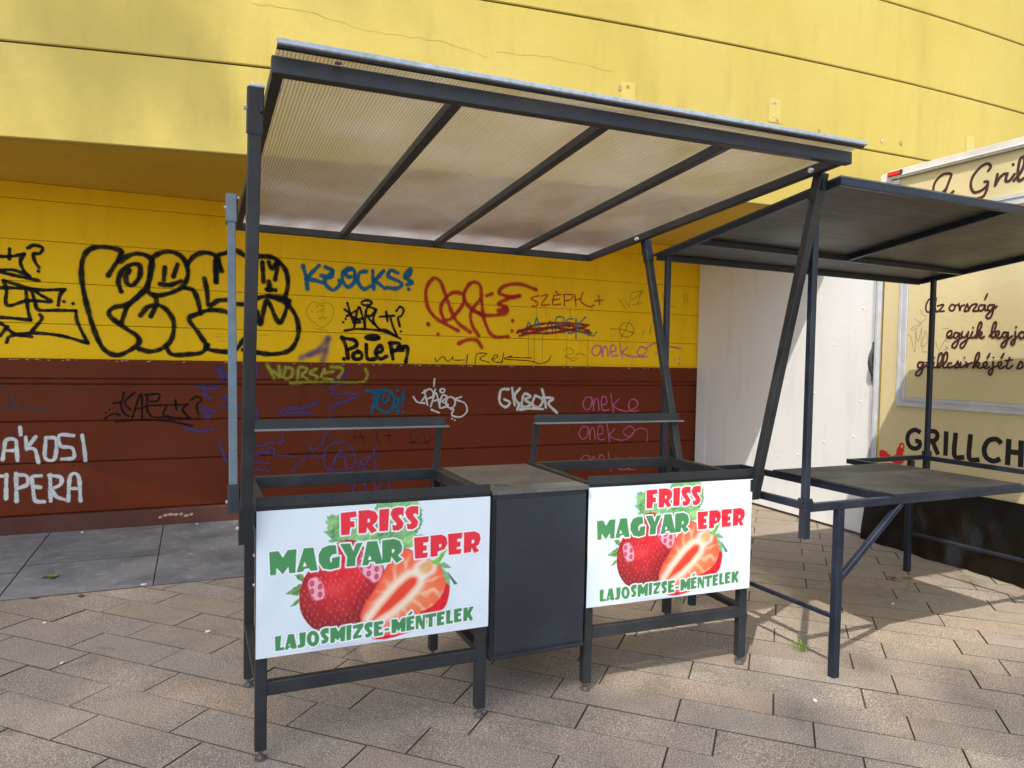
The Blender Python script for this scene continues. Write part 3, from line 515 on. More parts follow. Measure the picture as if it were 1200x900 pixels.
('graffiti','small pen scribble','olive','w',0.007,0.2,(((3.802,1.753,),(3.888,1.792,),(3.942,1.725,),(3.821,1.692,),(3.943,1.664,),(4.012,1.727,),(4.119,1.692,),),((3.838,1.677,),(3.944,1.633,),(4.013,1.68,),),),),
('graffiti','thin pen heart with small writing','brownink','w',0.005,0.2,(((0.956,2.173,),(0.896,2.192,),(0.832,2.134,),(0.829,2.047,),(0.893,1.984,),(0.984,1.932,),(1.07,2.013,),(1.098,2.125,),(1.053,2.184,),(0.988,2.186,),(0.956,2.162,),),((0.924,2.15,),(0.999,2.16,),),((0.946,2.113,),(1.01,2.121,),),((0.918,2.084,),(0.967,2.097,),(0.974,2.071,),),((0.968,2.048,),(0.983,2.053,),),((0.936,2.025,),(1.044,2.038,),),((0.871,2.103,),(0.882,2.082,),),((0.905,1.919,),(1.034,1.901,),),((0.924,2.161,),(0.924,2.128,),),((0.978,2.159,),(0.991,2.137,),),((0.989,2.109,),(1.0,2.081,),),((0.957,2.026,),(0.962,2.009,),),((1.0,2.037,),(1.014,2.015,),),),),
('graffiti','small handwritten pen note','brownink','w',0.003,0.2,(((-0.04,1.845,),(-0.017,1.829,),(0.008,1.846,),),((0.028,1.851,),(0.041,1.826,),(0.067,1.848,),),((-0.036,1.807,),(-0.011,1.804,),(0.018,1.815,),),((0.034,1.809,),(0.067,1.815,),),((-0.017,1.762,),(0.009,1.767,),),((0.022,1.774,),(0.057,1.764,),),((0.364,1.832,),(0.446,1.834,),),),),
('graffiti','pink looping tag, uppermost on the brown boards','pink','w',0.013,0.4,(((4.211,1.19,),(4.132,1.191,),(4.088,1.113,),(4.129,1.044,),(4.193,1.068,),(4.212,1.153,),(4.211,1.19,),(4.244,1.036,),),((4.237,1.036,),(4.248,1.149,),(4.291,1.174,),(4.32,1.035,),),((4.351,1.095,),(4.42,1.117,),(4.411,1.189,),(4.363,1.199,),(4.347,1.111,),(4.375,1.035,),(4.455,1.04,),),((4.479,1.237,),(4.523,1.001,),),((4.6,1.172,),(4.521,1.087,),(4.604,1.038,),),((4.604,1.038,),(4.724,1.015,),(4.856,1.068,),(4.873,1.132,),(4.795,1.171,),(4.741,1.101,),(4.785,1.02,),(4.888,1.019,),),),),
('graffiti','pink looping tag with a long tail','pink','w',0.012,0.4,(((4.167,0.831,),(4.088,0.832,),(4.044,0.755,),(4.085,0.686,),(4.148,0.709,),(4.168,0.793,),(4.167,0.831,),(4.2,0.676,),),((4.192,0.676,),(4.204,0.789,),(4.246,0.813,),(4.275,0.674,),),((4.307,0.733,),(4.375,0.753,),(4.366,0.826,),(4.318,0.837,),(4.303,0.749,),(4.33,0.672,),(4.41,0.676,),),((4.434,0.872,),(4.478,0.636,),),((4.554,0.806,),(4.475,0.722,),(4.558,0.672,),),((4.558,0.672,),(4.678,0.656,),(4.809,0.714,),(4.826,0.794,),(4.756,0.828,),(4.675,0.765,),(4.753,0.699,),(4.883,0.793,),(4.999,0.783,),(5.039,0.724,),(5.023,0.626,),),),),
('graffiti','pink looping tag behind the cart rim','pink','w',0.012,0.4,(((4.194,0.475,),(4.115,0.478,),(4.071,0.401,),(4.112,0.331,),(4.176,0.353,),(4.195,0.437,),(4.194,0.475,),(4.227,0.319,),),((4.22,0.319,),(4.231,0.433,),(4.274,0.456,),(4.303,0.316,),),((4.334,0.375,),(4.403,0.394,),(4.394,0.467,),(4.346,0.479,),(4.33,0.391,),(4.358,0.313,),(4.439,0.316,),),((4.463,0.513,),(4.506,0.275,),),((4.583,0.444,),(4.504,0.361,),(4.587,0.309,),),((4.587,0.309,),(4.708,0.281,),(4.839,0.33,),(4.857,0.395,),(4.779,0.437,),(4.724,0.368,),(4.768,0.285,),(4.872,0.28,),),),),
('graffiti','bright pink tag on the yellow boards','magenta','w',0.02,0.7,(((4.321,1.823,),(4.241,1.821,),(4.196,1.757,),(4.237,1.703,),(4.302,1.724,),(4.321,1.792,),(4.321,1.823,),(4.353,1.7,),),((4.346,1.7,),(4.358,1.791,),(4.401,1.812,),(4.43,1.702,),),((4.461,1.75,),(4.531,1.769,),(4.522,1.827,),(4.474,1.834,),(4.457,1.763,),(4.485,1.703,),(4.566,1.709,),),((4.591,1.867,),(4.634,1.68,),),((4.712,1.819,),(4.632,1.749,),(4.715,1.712,),),((4.715,1.712,),(4.837,1.697,),(4.969,1.743,),(4.987,1.795,),(4.909,1.824,),(4.854,1.766,),(4.898,1.703,),(5.001,1.705,),),((4.987,1.811,),(5.12,1.879,),(5.278,1.85,),(5.519,1.817,),),((5.124,1.749,),(5.281,1.769,),),((5.483,1.69,),(5.487,1.687,),),((5.493,1.625,),(5.497,1.621,),),((5.423,1.673,),(5.427,1.67,),),),),
('graffiti','white hand-painted word ending in AKOSI','white','w',0.025,0.45,(((-1.777,0.668,),(-1.764,0.772,),(-1.748,0.843,),(-1.682,0.841,),(-1.673,0.769,),(-1.667,0.658,),),((-1.764,0.749,),(-1.669,0.746,),),((-1.646,0.953,),(-1.645,0.951,),),((-1.645,0.949,),(-1.642,0.886,),),((-1.605,0.862,),(-1.596,0.756,),),((-1.528,0.866,),(-1.596,0.766,),),((-1.596,0.766,),(-1.541,0.755,),(-1.522,0.706,),(-1.509,0.632,),),((-1.451,0.848,),(-1.457,0.674,),(-1.385,0.662,),(-1.374,0.836,),(-1.451,0.854,),),((-1.236,0.868,),(-1.344,0.874,),(-1.338,0.777,),(-1.248,0.754,),(-1.236,0.666,),(-1.328,0.656,),),((-1.168,0.87,),(-1.152,0.751,),(-1.143,0.636,),),((-1.812,0.688,),(-1.817,0.83,),),),),
('graffiti','white hand-painted letters TIPERA under the first word','white','w',0.026,0.45,(((-1.75,0.534,),(-1.754,0.318,),),((-1.828,0.528,),(-1.778,0.522,),),((-1.678,0.54,),(-1.675,0.287,),),((-1.678,0.53,),(-1.599,0.513,),(-1.594,0.439,),(-1.671,0.405,),),((-1.49,0.511,),(-1.558,0.503,),(-1.551,0.418,),(-1.535,0.291,),(-1.466,0.273,),),((-1.551,0.418,),(-1.494,0.405,),),((-1.42,0.517,),(-1.416,0.278,),),((-1.428,0.512,),(-1.337,0.488,),(-1.342,0.422,),(-1.412,0.387,),),((-1.412,0.387,),(-1.371,0.314,),(-1.301,0.282,),),((-1.279,0.269,),(-1.262,0.496,),(-1.198,0.489,),(-1.182,0.263,),),((-1.271,0.383,),(-1.186,0.378,),),),),
('graffiti','thin black tag on the brown boards','black','w',0.014,0.3,(((-0.988,1.02,),(-0.919,1.063,),(-0.863,1.052,),),((-0.98,1.073,),(-0.978,1.071,),),((-0.948,1.103,),(-0.947,1.101,),),((-0.919,1.162,),(-0.849,1.178,),(-0.831,1.262,),),((-0.858,1.172,),(-0.84,1.082,),(-0.792,1.041,),),((-0.739,1.265,),(-0.822,1.172,),(-0.775,1.097,),),((-0.76,1.026,),(-0.689,1.251,),(-0.678,1.019,),),((-0.734,1.104,),(-0.617,1.136,),),((-0.653,1.241,),(-0.535,1.245,),(-0.548,1.184,),(-0.613,1.176,),),((-0.635,1.231,),(-0.635,1.099,),(-0.581,1.027,),(-0.453,1.036,),),((-0.613,1.14,),(-0.285,1.145,),),((-0.394,1.189,),(-0.386,1.092,),),((-0.471,1.128,),(-0.499,1.057,),(-0.453,1.025,),(-0.266,1.012,),),((-0.285,1.153,),(-0.33,1.092,),(-0.262,1.008,),),((-0.257,1.188,),(-0.21,1.223,),(-0.162,1.194,),(-0.206,1.136,),(-0.19,1.048,),),((-0.19,1.007,),(-0.188,1.005,),),((-0.901,0.991,),(-0.725,1.004,),(-0.471,0.991,),(-0.247,0.939,),),),),
('graffiti','faint grey smear','smear','w',0.031,1.0,(((-1.699,1.131,),(-1.588,1.114,),(-1.434,1.099,),),((-1.777,1.273,),(-1.715,1.254,),(-1.699,1.168,),(-1.778,1.131,),),),),
('graffiti','faint dark pen tag under the rail','darkink','w',0.008,0.4,(((1.337,0.853,),(1.326,0.732,),),((1.385,0.827,),(1.435,0.729,),),((1.314,0.781,),(1.459,0.789,),),((1.556,0.848,),(1.582,0.712,),),((1.68,0.857,),(1.707,0.708,),),((1.643,0.796,),(1.756,0.793,),),((1.933,0.814,),(1.961,0.7,),(2.037,0.786,),),((2.089,0.785,),(2.116,0.708,),(2.22,0.769,),),((1.909,0.714,),(2.142,0.695,),),((2.462,0.677,),(2.465,0.675,),),),),
('lettering','','maroon','t',0.016,0.0,(((1.234,2.24,),(1.288,2.238,),(1.318,2.187,),(1.313,2.134,),(1.283,2.126,),(1.244,2.169,),(1.227,2.242,),),((1.227,2.242,),(1.232,2.161,),(1.218,2.122,),(1.197,2.135,),),((1.21,2.173,),(1.157,2.18,),(1.191,2.128,),(1.151,2.126,),),((1.084,2.179,),(1.106,2.147,),(1.089,2.124,),(1.063,2.132,),(1.056,2.164,),(1.08,2.179,),(1.052,2.168,),(1.022,2.175,),),((1.022,2.182,),(1.011,2.122,),(1.002,2.158,),(0.973,2.166,),),((0.949,2.174,),(0.974,2.12,),),((0.949,2.174,),(0.937,2.125,),(0.965,2.113,),),((0.937,2.118,),(0.912,2.162,),(0.867,2.165,),(0.9,2.116,),(0.856,2.114,),),((0.807,2.156,),(0.841,2.157,),(0.855,2.127,),(0.833,2.11,),(0.811,2.131,),(0.801,2.158,),(0.801,2.116,),(0.78,2.115,),),((0.788,2.243,),(0.805,2.204,),),((0.744,2.155,),(0.772,2.151,),(0.779,2.123,),(0.757,2.109,),(0.734,2.139,),),((0.728,2.154,),(0.738,2.095,),(0.755,2.052,),(0.786,2.053,),(0.779,2.082,),(0.707,2.141,),),((1.114,1.899,),(1.076,1.921,),(1.075,1.954,),(1.102,1.949,),(1.115,1.917,),(1.089,1.893,),(1.052,1.911,),),((1.009,1.932,),(1.041,1.94,),(1.055,1.907,),(1.034,1.893,),(1.008,1.923,),),((1.002,1.932,),(1.012,1.86,),(1.037,1.814,),(1.065,1.821,),(1.049,1.854,),(0.978,1.901,),),((0.98,1.945,),(0.986,1.912,),(0.96,1.898,),(0.934,1.93,),),((0.929,1.943,),(0.939,1.872,),(0.964,1.818,),(0.99,1.814,),(0.985,1.847,),(0.912,1.898,),),((0.894,1.942,),(0.908,1.904,),(0.885,1.894,),(0.867,1.912,),),((0.891,1.977,),(0.89,1.976,),),((0.866,1.903,),(0.821,1.991,),(0.832,2.021,),(0.85,1.98,),(0.862,1.89,),(0.844,1.928,),(0.819,1.94,),(0.818,1.917,),(0.844,1.913,),(0.817,1.889,),(0.796,1.902,),),((0.755,1.905,),(0.719,1.944,),(0.704,2.009,),(0.722,2.009,),(0.738,1.945,),(0.733,1.892,),(0.705,1.904,),),((0.705,1.904,),(0.68,1.918,),(0.683,1.943,),(0.703,1.936,),(0.704,1.904,),(0.679,1.886,),(0.653,1.903,),),((0.616,1.929,),(0.645,1.93,),(0.653,1.899,),(0.632,1.89,),(0.613,1.919,),),((0.609,1.929,),(0.613,1.867,),(0.635,1.815,),(0.657,1.822,),(0.646,1.851,),(0.577,1.901,),),((0.555,1.933,),(0.557,1.854,),(0.574,1.833,),(0.582,1.857,),(0.532,1.902,),),((0.552,1.97,),(0.55,1.969,),),((0.511,1.931,),(0.53,1.907,),(0.514,1.883,),(0.492,1.889,),(0.485,1.92,),(0.511,1.931,),),((1.32,1.685,),(1.359,1.685,),(1.372,1.65,),(1.343,1.639,),(1.32,1.671,),),((1.313,1.685,),(1.327,1.609,),(1.355,1.567,),(1.386,1.57,),(1.368,1.608,),(1.289,1.658,),),((1.293,1.683,),(1.275,1.675,),(1.28,1.638,),(1.263,1.665,),(1.232,1.682,),),((1.218,1.687,),(1.226,1.646,),(1.198,1.643,),),((1.22,1.727,),(1.218,1.726,),),((1.198,1.643,),(1.15,1.701,),(1.147,1.765,),(1.174,1.754,),(1.185,1.673,),(1.176,1.64,),(1.135,1.671,),),((1.135,1.671,),(1.103,1.708,),(1.101,1.771,),(1.125,1.761,),(1.136,1.688,),(1.127,1.641,),(1.09,1.652,),),((1.059,1.682,),(1.086,1.679,),(1.094,1.651,),(1.07,1.641,),(1.035,1.66,),),((1.005,1.7,),(1.032,1.652,),),((1.005,1.7,),(0.994,1.65,),(1.029,1.641,),),((0.978,1.69,),(0.984,1.65,),(0.962,1.648,),(0.941,1.67,),),((0.95,1.729,),(0.949,1.728,),),((0.938,1.69,),(0.925,1.681,),(0.93,1.645,),(0.911,1.675,),(0.883,1.688,),),((0.877,1.648,),(0.829,1.73,),(0.831,1.771,),(0.853,1.743,),(0.871,1.643,),(0.847,1.682,),(0.825,1.689,),(0.827,1.666,),(0.85,1.663,),(0.819,1.643,),(0.792,1.654,),),((0.792,1.651,),(0.764,1.667,),(0.765,1.695,),(0.787,1.686,),(0.789,1.654,),(0.765,1.642,),(0.742,1.655,),),((0.743,1.762,),(0.761,1.728,),),((0.713,1.695,),(0.715,1.63,),(0.727,1.589,),(0.745,1.602,),(0.734,1.636,),(0.675,1.666,),),((0.712,1.731,),(0.71,1.729,),),((0.633,1.762,),(0.651,1.729,),),((0.671,1.66,),(0.647,1.673,),(0.652,1.697,),(0.672,1.685,),(0.67,1.656,),(0.649,1.643,),(0.62,1.661,),),((0.587,1.731,),(0.607,1.657,),(0.59,1.644,),(0.561,1.668,),),((0.618,1.706,),(0.565,1.713,),),((0.528,1.649,),(0.501,1.702,),(0.485,1.659,),(0.516,1.644,),),),),
('lettering','','maroon','t',0.023,0.0,(((1.3,3.137,),(1.288,3.239,),(1.222,3.297,),(1.152,3.294,),(1.139,3.273,),),((1.139,3.273,),(1.178,3.173,),(1.195,3.116,),(1.169,3.103,),(1.114,3.136,),),((1.28,3.127,),(1.247,3.12,),(1.185,3.168,),),((0.827,3.243,),(0.808,3.273,),(0.841,3.304,),(0.898,3.282,),(0.954,3.22,),(0.965,3.147,),(0.936,3.092,),(0.878,3.094,),(0.833,3.125,),(0.826,3.154,),(0.852,3.16,),),((0.825,3.146,),(0.832,3.096,),(0.858,3.044,),(0.91,3.034,),),((0.752,3.198,),(0.767,3.111,),),((0.765,3.116,),(0.734,3.166,),(0.693,3.19,),(0.679,3.17,),),((0.674,3.186,),(0.686,3.133,),(0.656,3.126,),(0.62,3.168,),),((0.634,3.249,),(0.633,3.247,),),((0.623,3.119,),(0.572,3.174,),(0.549,3.245,),(0.556,3.285,),(0.582,3.275,),(0.594,3.19,),(0.586,3.111,),(0.544,3.124,),),),),
('lettering','','black','t',0.041,0.0,(((1.326,1.063,),(1.38,1.082,),(1.435,1.051,),(1.453,0.99,),(1.427,0.93,),(1.373,0.915,),(1.332,0.941,),(1.333,0.983,),(1.376,0.982,),),((1.257,1.092,),(1.263,0.901,),),((1.256,1.084,),(1.188,1.085,),(1.168,1.052,),(1.192,1.008,),(1.25,0.999,),),((1.213,1.0,),(1.155,0.89,),),((1.09,1.098,),(1.09,0.889,),),((1.007,1.095,),(1.009,0.9,),(0.924,0.897,),),((0.88,1.096,),(0.882,0.898,),(0.797,0.894,),),((0.629,1.047,),(0.67,1.077,),(0.731,1.058,),(0.763,0.99,),(0.745,0.923,),(0.687,0.899,),(0.633,0.925,),),((0.574,1.09,),(0.576,0.882,),),((0.481,1.089,),(0.478,0.881,),),((0.57,0.989,),(0.48,0.991,),),),),
('scratch_drawing','thin pen scribble on the hatch panel','brownink','t',0.004,0.2,(((1.365,2.148,),(1.353,2.11,),(1.313,2.081,),(1.36,2.03,),(1.441,1.992,),(1.453,1.971,),(1.41,1.977,),(1.359,2.017,),),((1.43,2.075,),(1.36,2.03,),),((1.488,1.923,),(1.454,1.915,),(1.409,1.775,),(1.407,1.963,),),((1.407,1.963,),(1.383,1.865,),(1.351,1.989,),),((1.351,1.989,),(1.347,1.823,),(1.313,1.96,),(1.287,1.877,),(1.276,1.973,),),((1.272,1.877,),(1.329,1.823,),(1.335,1.782,),(1.268,1.782,),(1.242,1.85,),(1.285,1.836,),),((1.214,1.863,),(1.183,1.795,),(1.13,1.875,),(1.101,1.861,),),((1.162,1.976,),(1.099,1.978,),),((1.127,1.821,),(1.099,1.808,),(1.14,1.795,),),),),
]
ROOSTER = ((1.736,0.809,),(1.732,0.849,),(1.713,0.862,),(1.676,0.863,),(1.654,0.844,),(1.62,0.824,),(1.577,0.824,),(1.557,0.842,),(1.555,0.881,),(1.536,0.917,),(1.529,0.942,),(1.498,0.957,),(1.486,0.941,),(1.473,0.92,),(1.488,0.901,),(1.474,0.877,),(1.493,0.865,),(1.479,0.81,),(1.482,0.771,),(1.529,0.744,),(1.585,0.756,),(1.636,0.798,),(1.693,0.799,),(1.718,0.792,),)
LETTERS = [
('r',((0.3307,0.951,),(0.3937,0.9557,),(0.3965,0.9173,),(0.3697,0.9133,),(0.3698,0.8868,),(0.3862,0.8868,),(0.3885,0.8462,),(0.3698,0.8451,),(0.3672,0.7946,),(0.3331,0.7951,),),(),),
('r',((0.404,0.9582,),(0.4468,0.9588,),(0.474,0.9453,),(0.4868,0.9091,),(0.481,0.8715,),(0.4628,0.8495,),(0.4825,0.806,),(0.4598,0.7902,),(0.4402,0.8389,),(0.4371,0.7973,),(0.4056,0.7966,),),((0.4424,0.8982,),(0.4514,0.897,),(0.4542,0.8767,),(0.4424,0.8661,),),),
('r',((0.4922,0.956,),(0.5349,0.9583,),(0.5302,0.8014,),(0.4935,0.8006,),),(),),
('r',((0.5986,0.9604,),(0.5978,0.8959,),(0.5847,0.9116,),(0.573,0.9015,),(0.5847,0.879,),(0.5988,0.8476,),(0.5933,0.8133,),(0.5756,0.7964,),(0.5514,0.7999,),(0.5486,0.8406,),(0.5639,0.833,),(0.5685,0.8479,),(0.5499,0.8814,),(0.5405,0.9213,),(0.5497,0.9549,),(0.5706,0.9639,),),(),),
('r',((0.6636,0.9616,),(0.6628,0.8967,),(0.6495,0.9125,),(0.6377,0.9023,),(0.6496,0.8797,),(0.6639,0.848,),(0.6583,0.8135,),(0.6403,0.7965,),(0.6158,0.8,),(0.6129,0.8409,),(0.6284,0.8333,),(0.6331,0.8483,),(0.6142,0.8821,),(0.6047,0.9222,),(0.614,0.9561,),(0.6352,0.9651,),),(),),
('r',((0.6462,0.733,),(0.7119,0.7342,),(0.7092,0.6921,),(0.6881,0.6914,),(0.6877,0.6686,),(0.7035,0.6685,),(0.7026,0.6324,),(0.6864,0.6311,),(0.6864,0.6137,),(0.7085,0.6141,),(0.7052,0.5792,),(0.6513,0.5779,),),(),),
('r',((0.7201,0.7377,),(0.7709,0.7381,),(0.7929,0.7174,),(0.7989,0.6687,),(0.7858,0.627,),(0.7543,0.6138,),(0.7544,0.5805,),(0.722,0.5795,),),((0.7604,0.6699,),(0.7711,0.6683,),(0.7712,0.6452,),(0.7605,0.6414,),),),
('r',((0.8011,0.7377,),(0.8691,0.7389,),(0.8663,0.696,),(0.8445,0.6953,),(0.8441,0.6721,),(0.8604,0.672,),(0.8596,0.6353,),(0.8428,0.634,),(0.8428,0.6163,),(0.8656,0.6167,),(0.8622,0.5812,),(0.8065,0.5799,),),(),),
('r',((0.8766,0.7386,),(0.9291,0.7406,),(0.9519,0.7179,),(0.9566,0.6768,),(0.9471,0.6377,),(0.9336,0.6237,),(0.9509,0.5886,),(0.9272,0.5746,),(0.9135,0.6228,),(0.9106,0.5854,),(0.8771,0.5828,),),((0.9133,0.6785,),(0.9253,0.6791,),(0.9264,0.6531,),(0.9134,0.6494,),),),
('g',((0.0493,0.7188,),(0.0846,0.7204,),(0.1013,0.672,),(0.1201,0.722,),(0.1539,0.7225,),(0.1506,0.5615,),(0.1265,0.5644,),(0.1244,0.612,),(0.1013,0.5615,),(0.0763,0.613,),(0.075,0.5618,),(0.0535,0.5628,),),(),),
('g',((0.1836,0.7245,),(0.2213,0.7229,),(0.2387,0.5645,),(0.2115,0.5641,),(0.2042,0.5833,),(0.188,0.5824,),(0.1795,0.5638,),(0.1561,0.565,),),((0.1858,0.6356,),(0.1965,0.5995,),(0.1794,0.5951,),),),
('g',((0.3112,0.7275,),(0.3157,0.668,),(0.2981,0.6648,),(0.2872,0.6425,),(0.2908,0.6043,),(0.2982,0.6143,),(0.296,0.638,),(0.3289,0.6469,),(0.3268,0.5679,),(0.2917,0.5589,),(0.2612,0.5718,),(0.2438,0.6198,),(0.2429,0.6724,),(0.2567,0.7151,),(0.2828,0.7297,),),(),),
('g',((0.3288,0.7323,),(0.37,0.7312,),(0.3843,0.6705,),(0.3954,0.7273,),(0.4224,0.7292,),(0.3934,0.6248,),(0.3926,0.5678,),(0.3569,0.5687,),(0.3599,0.638,),),(),),
('g',((0.4427,0.733,),(0.4835,0.7329,),(0.5091,0.5685,),(0.4802,0.568,),(0.4724,0.5886,),(0.452,0.5882,),(0.4461,0.5662,),(0.4226,0.5664,),),((0.4519,0.6365,),(0.4633,0.6032,),(0.4452,0.5993,),),),
('g',((0.5064,0.7332,),(0.5572,0.7371,),(0.5828,0.7177,),(0.5936,0.6771,),(0.59,0.6388,),(0.5737,0.6142,),(0.5948,0.5835,),(0.5692,0.5605,),(0.5458,0.6149,),(0.5413,0.5707,),(0.5077,0.571,),),((0.548,0.6665,),(0.5606,0.6621,),(0.5592,0.6399,),(0.5481,0.6324,),),),
('g',((0.0735,0.1386,),(0.0969,0.1401,),(0.093,0.0582,),(0.1087,0.0593,),(0.1095,0.0398,),(0.0755,0.0397,),),(),),
('g',((0.1243,0.1408,),(0.146,0.1407,),(0.1588,0.039,),(0.1402,0.0386,),(0.1362,0.0514,),(0.1271,0.0508,),(0.1244,0.039,),(0.1126,0.0397,),),((0.1283,0.0844,),(0.135,0.0621,),(0.1248,0.0596,),),),
('g',((0.1678,0.1413,),(0.1937,0.1409,),(0.1906,0.0523,),(0.1838,0.04,),(0.1639,0.0392,),(0.1619,0.0591,),(0.1719,0.0617,),),(),),
('g',((0.2477,0.0838,),(0.2452,0.0606,),(0.2383,0.0432,),(0.2283,0.035,),(0.2172,0.0376,),(0.2072,0.0505,),(0.2002,0.0711,),(0.1978,0.0953,),(0.2002,0.1184,),(0.2071,0.1358,),(0.2171,0.1441,),(0.2282,0.1416,),(0.2382,0.1287,),(0.2452,0.1081,),(0.2477,0.0838,),),((0.2307,0.0877,),(0.2292,0.0708,),(0.2252,0.061,),(0.2202,0.0622,),(0.2162,0.0738,),(0.2146,0.0914,),(0.2161,0.1084,),(0.2201,0.1181,),(0.2251,0.117,),(0.2292,0.1054,),(0.2307,0.0877,),),),
('g',((0.2861,0.1495,),(0.2856,0.1087,),(0.278,0.1177,),(0.2711,0.1105,),(0.278,0.0971,),(0.2862,0.0781,),(0.2829,0.0561,),(0.2726,0.0441,),(0.2584,0.0446,),(0.2568,0.0701,),(0.2657,0.0664,),(0.2685,0.0762,),(0.2576,0.0961,),(0.2521,0.1208,),(0.2575,0.1427,),(0.2697,0.1498,),),(),),
('g',((0.2928,0.1446,),(0.3153,0.1466,),(0.3257,0.1125,),(0.338,0.1451,),(0.3554,0.1484,),(0.3526,0.0424,),(0.3361,0.042,),(0.334,0.0751,),(0.3237,0.0527,),(0.3121,0.0731,),(0.3105,0.0416,),(0.2941,0.0405,),),(),),
('g',((0.3599,0.1488,),(0.3795,0.1501,),(0.3776,0.0451,),(0.3601,0.0435,),),(),),
('g',((0.3858,0.143,),(0.4298,0.1498,),(0.4299,0.1283,),(0.4047,0.0674,),(0.4236,0.0688,),(0.4216,0.0499,),(0.388,0.0469,),(0.388,0.0698,),(0.4088,0.1208,),(0.3879,0.1198,),),(),),
('g',((0.4687,0.1505,),(0.4682,0.1094,),(0.4604,0.1188,),(0.4535,0.1118,),(0.4604,0.098,),(0.4688,0.0786,),(0.4655,0.0565,),(0.455,0.0448,),(0.4406,0.0458,),(0.4389,0.0716,),(0.448,0.0676,),(0.4508,0.0773,),(0.4397,0.0978,),(0.4341,0.1228,),(0.4396,0.1447,),(0.452,0.1514,),),(),),
('g',((0.4752,0.147,),(0.515,0.1506,),(0.515,0.1274,),(0.4957,0.1259,),(0.4958,0.11,),(0.5086,0.1108,),(0.5078,0.0914,),(0.4958,0.0905,),(0.4959,0.0667,),(0.5152,0.0681,),(0.5131,0.0468,),(0.4767,0.0436,),),(),),
('g',((0.5218,0.0903,),(0.5404,0.0897,),(0.5404,0.0752,),(0.5218,0.0758,),),(),),
('g',((0.5511,0.1491,),(0.5728,0.1495,),(0.5851,0.1162,),(0.5968,0.1501,),(0.6143,0.1522,),(0.6124,0.0517,),(0.5948,0.052,),(0.5926,0.0853,),(0.5826,0.057,),(0.5729,0.0824,),(0.5708,0.0501,),(0.5534,0.0505,),),(),),
('g',((0.6174,0.153,),(0.6518,0.1573,),(0.6519,0.1346,),(0.6364,0.1335,),(0.6364,0.1196,),(0.6484,0.1206,),(0.6484,0.1023,),(0.6365,0.1012,),(0.6365,0.077,),(0.6529,0.077,),(0.6512,0.0561,),(0.6177,0.0519,),),(),),
('g',((0.6231,0.1701,),(0.6384,0.1954,),(0.6438,0.1803,),(0.6319,0.1645,),),(),),
('g',((0.6585,0.1515,),(0.6785,0.1531,),(0.6911,0.1003,),(0.691,0.1541,),(0.6999,0.1544,),(0.6993,0.0468,),(0.6899,0.0474,),(0.6706,0.1084,),(0.6707,0.0547,),(0.6601,0.0556,),),(),),
('g',((0.7026,0.1531,),(0.7503,0.1578,),(0.7504,0.1318,),(0.7346,0.1315,),(0.7348,0.0574,),(0.7182,0.0574,),(0.7179,0.1299,),(0.7027,0.1288,),),(),),
('g',((0.7549,0.1569,),(0.7903,0.1621,),(0.7904,0.1382,),(0.774,0.1365,),(0.774,0.1231,),(0.7859,0.1242,),(0.7859,0.1034,),(0.7741,0.1022,),(0.7742,0.0784,),(0.7892,0.0803,),(0.7893,0.0602,),(0.7561,0.0578,),),(),),
('g',((0.7981,0.1627,),(0.8178,0.1645,),(0.8153,0.0806,),(0.8291,0.0821,),(0.8292,0.0611,),(0.7993,0.0617,),),(),),
('g',((0.8348,0.164,),(0.8709,0.1692,),(0.871,0.1451,),(0.8543,0.1434,),(0.8543,0.1299,),(0.8664,0.1311,),(0.8665,0.11,),(0.8544,0.1088,),(0.8545,0.0848,),(0.8698,0.0867,),(0.8699,0.0664,),(0.8361,0.0641,),),(),),
('g',((0.8797,0.1644,),(0.8998,0.1662,),(0.8985,0.1303,),(0.9091,0.1673,),(0.9289,0.167,),(0.9117,0.1162,),(0.9259,0.0716,),(0.9142,0.059,),(0.8986,0.1001,),(0.8978,0.0664,),(0.8801,0.0649,),),(),),
]
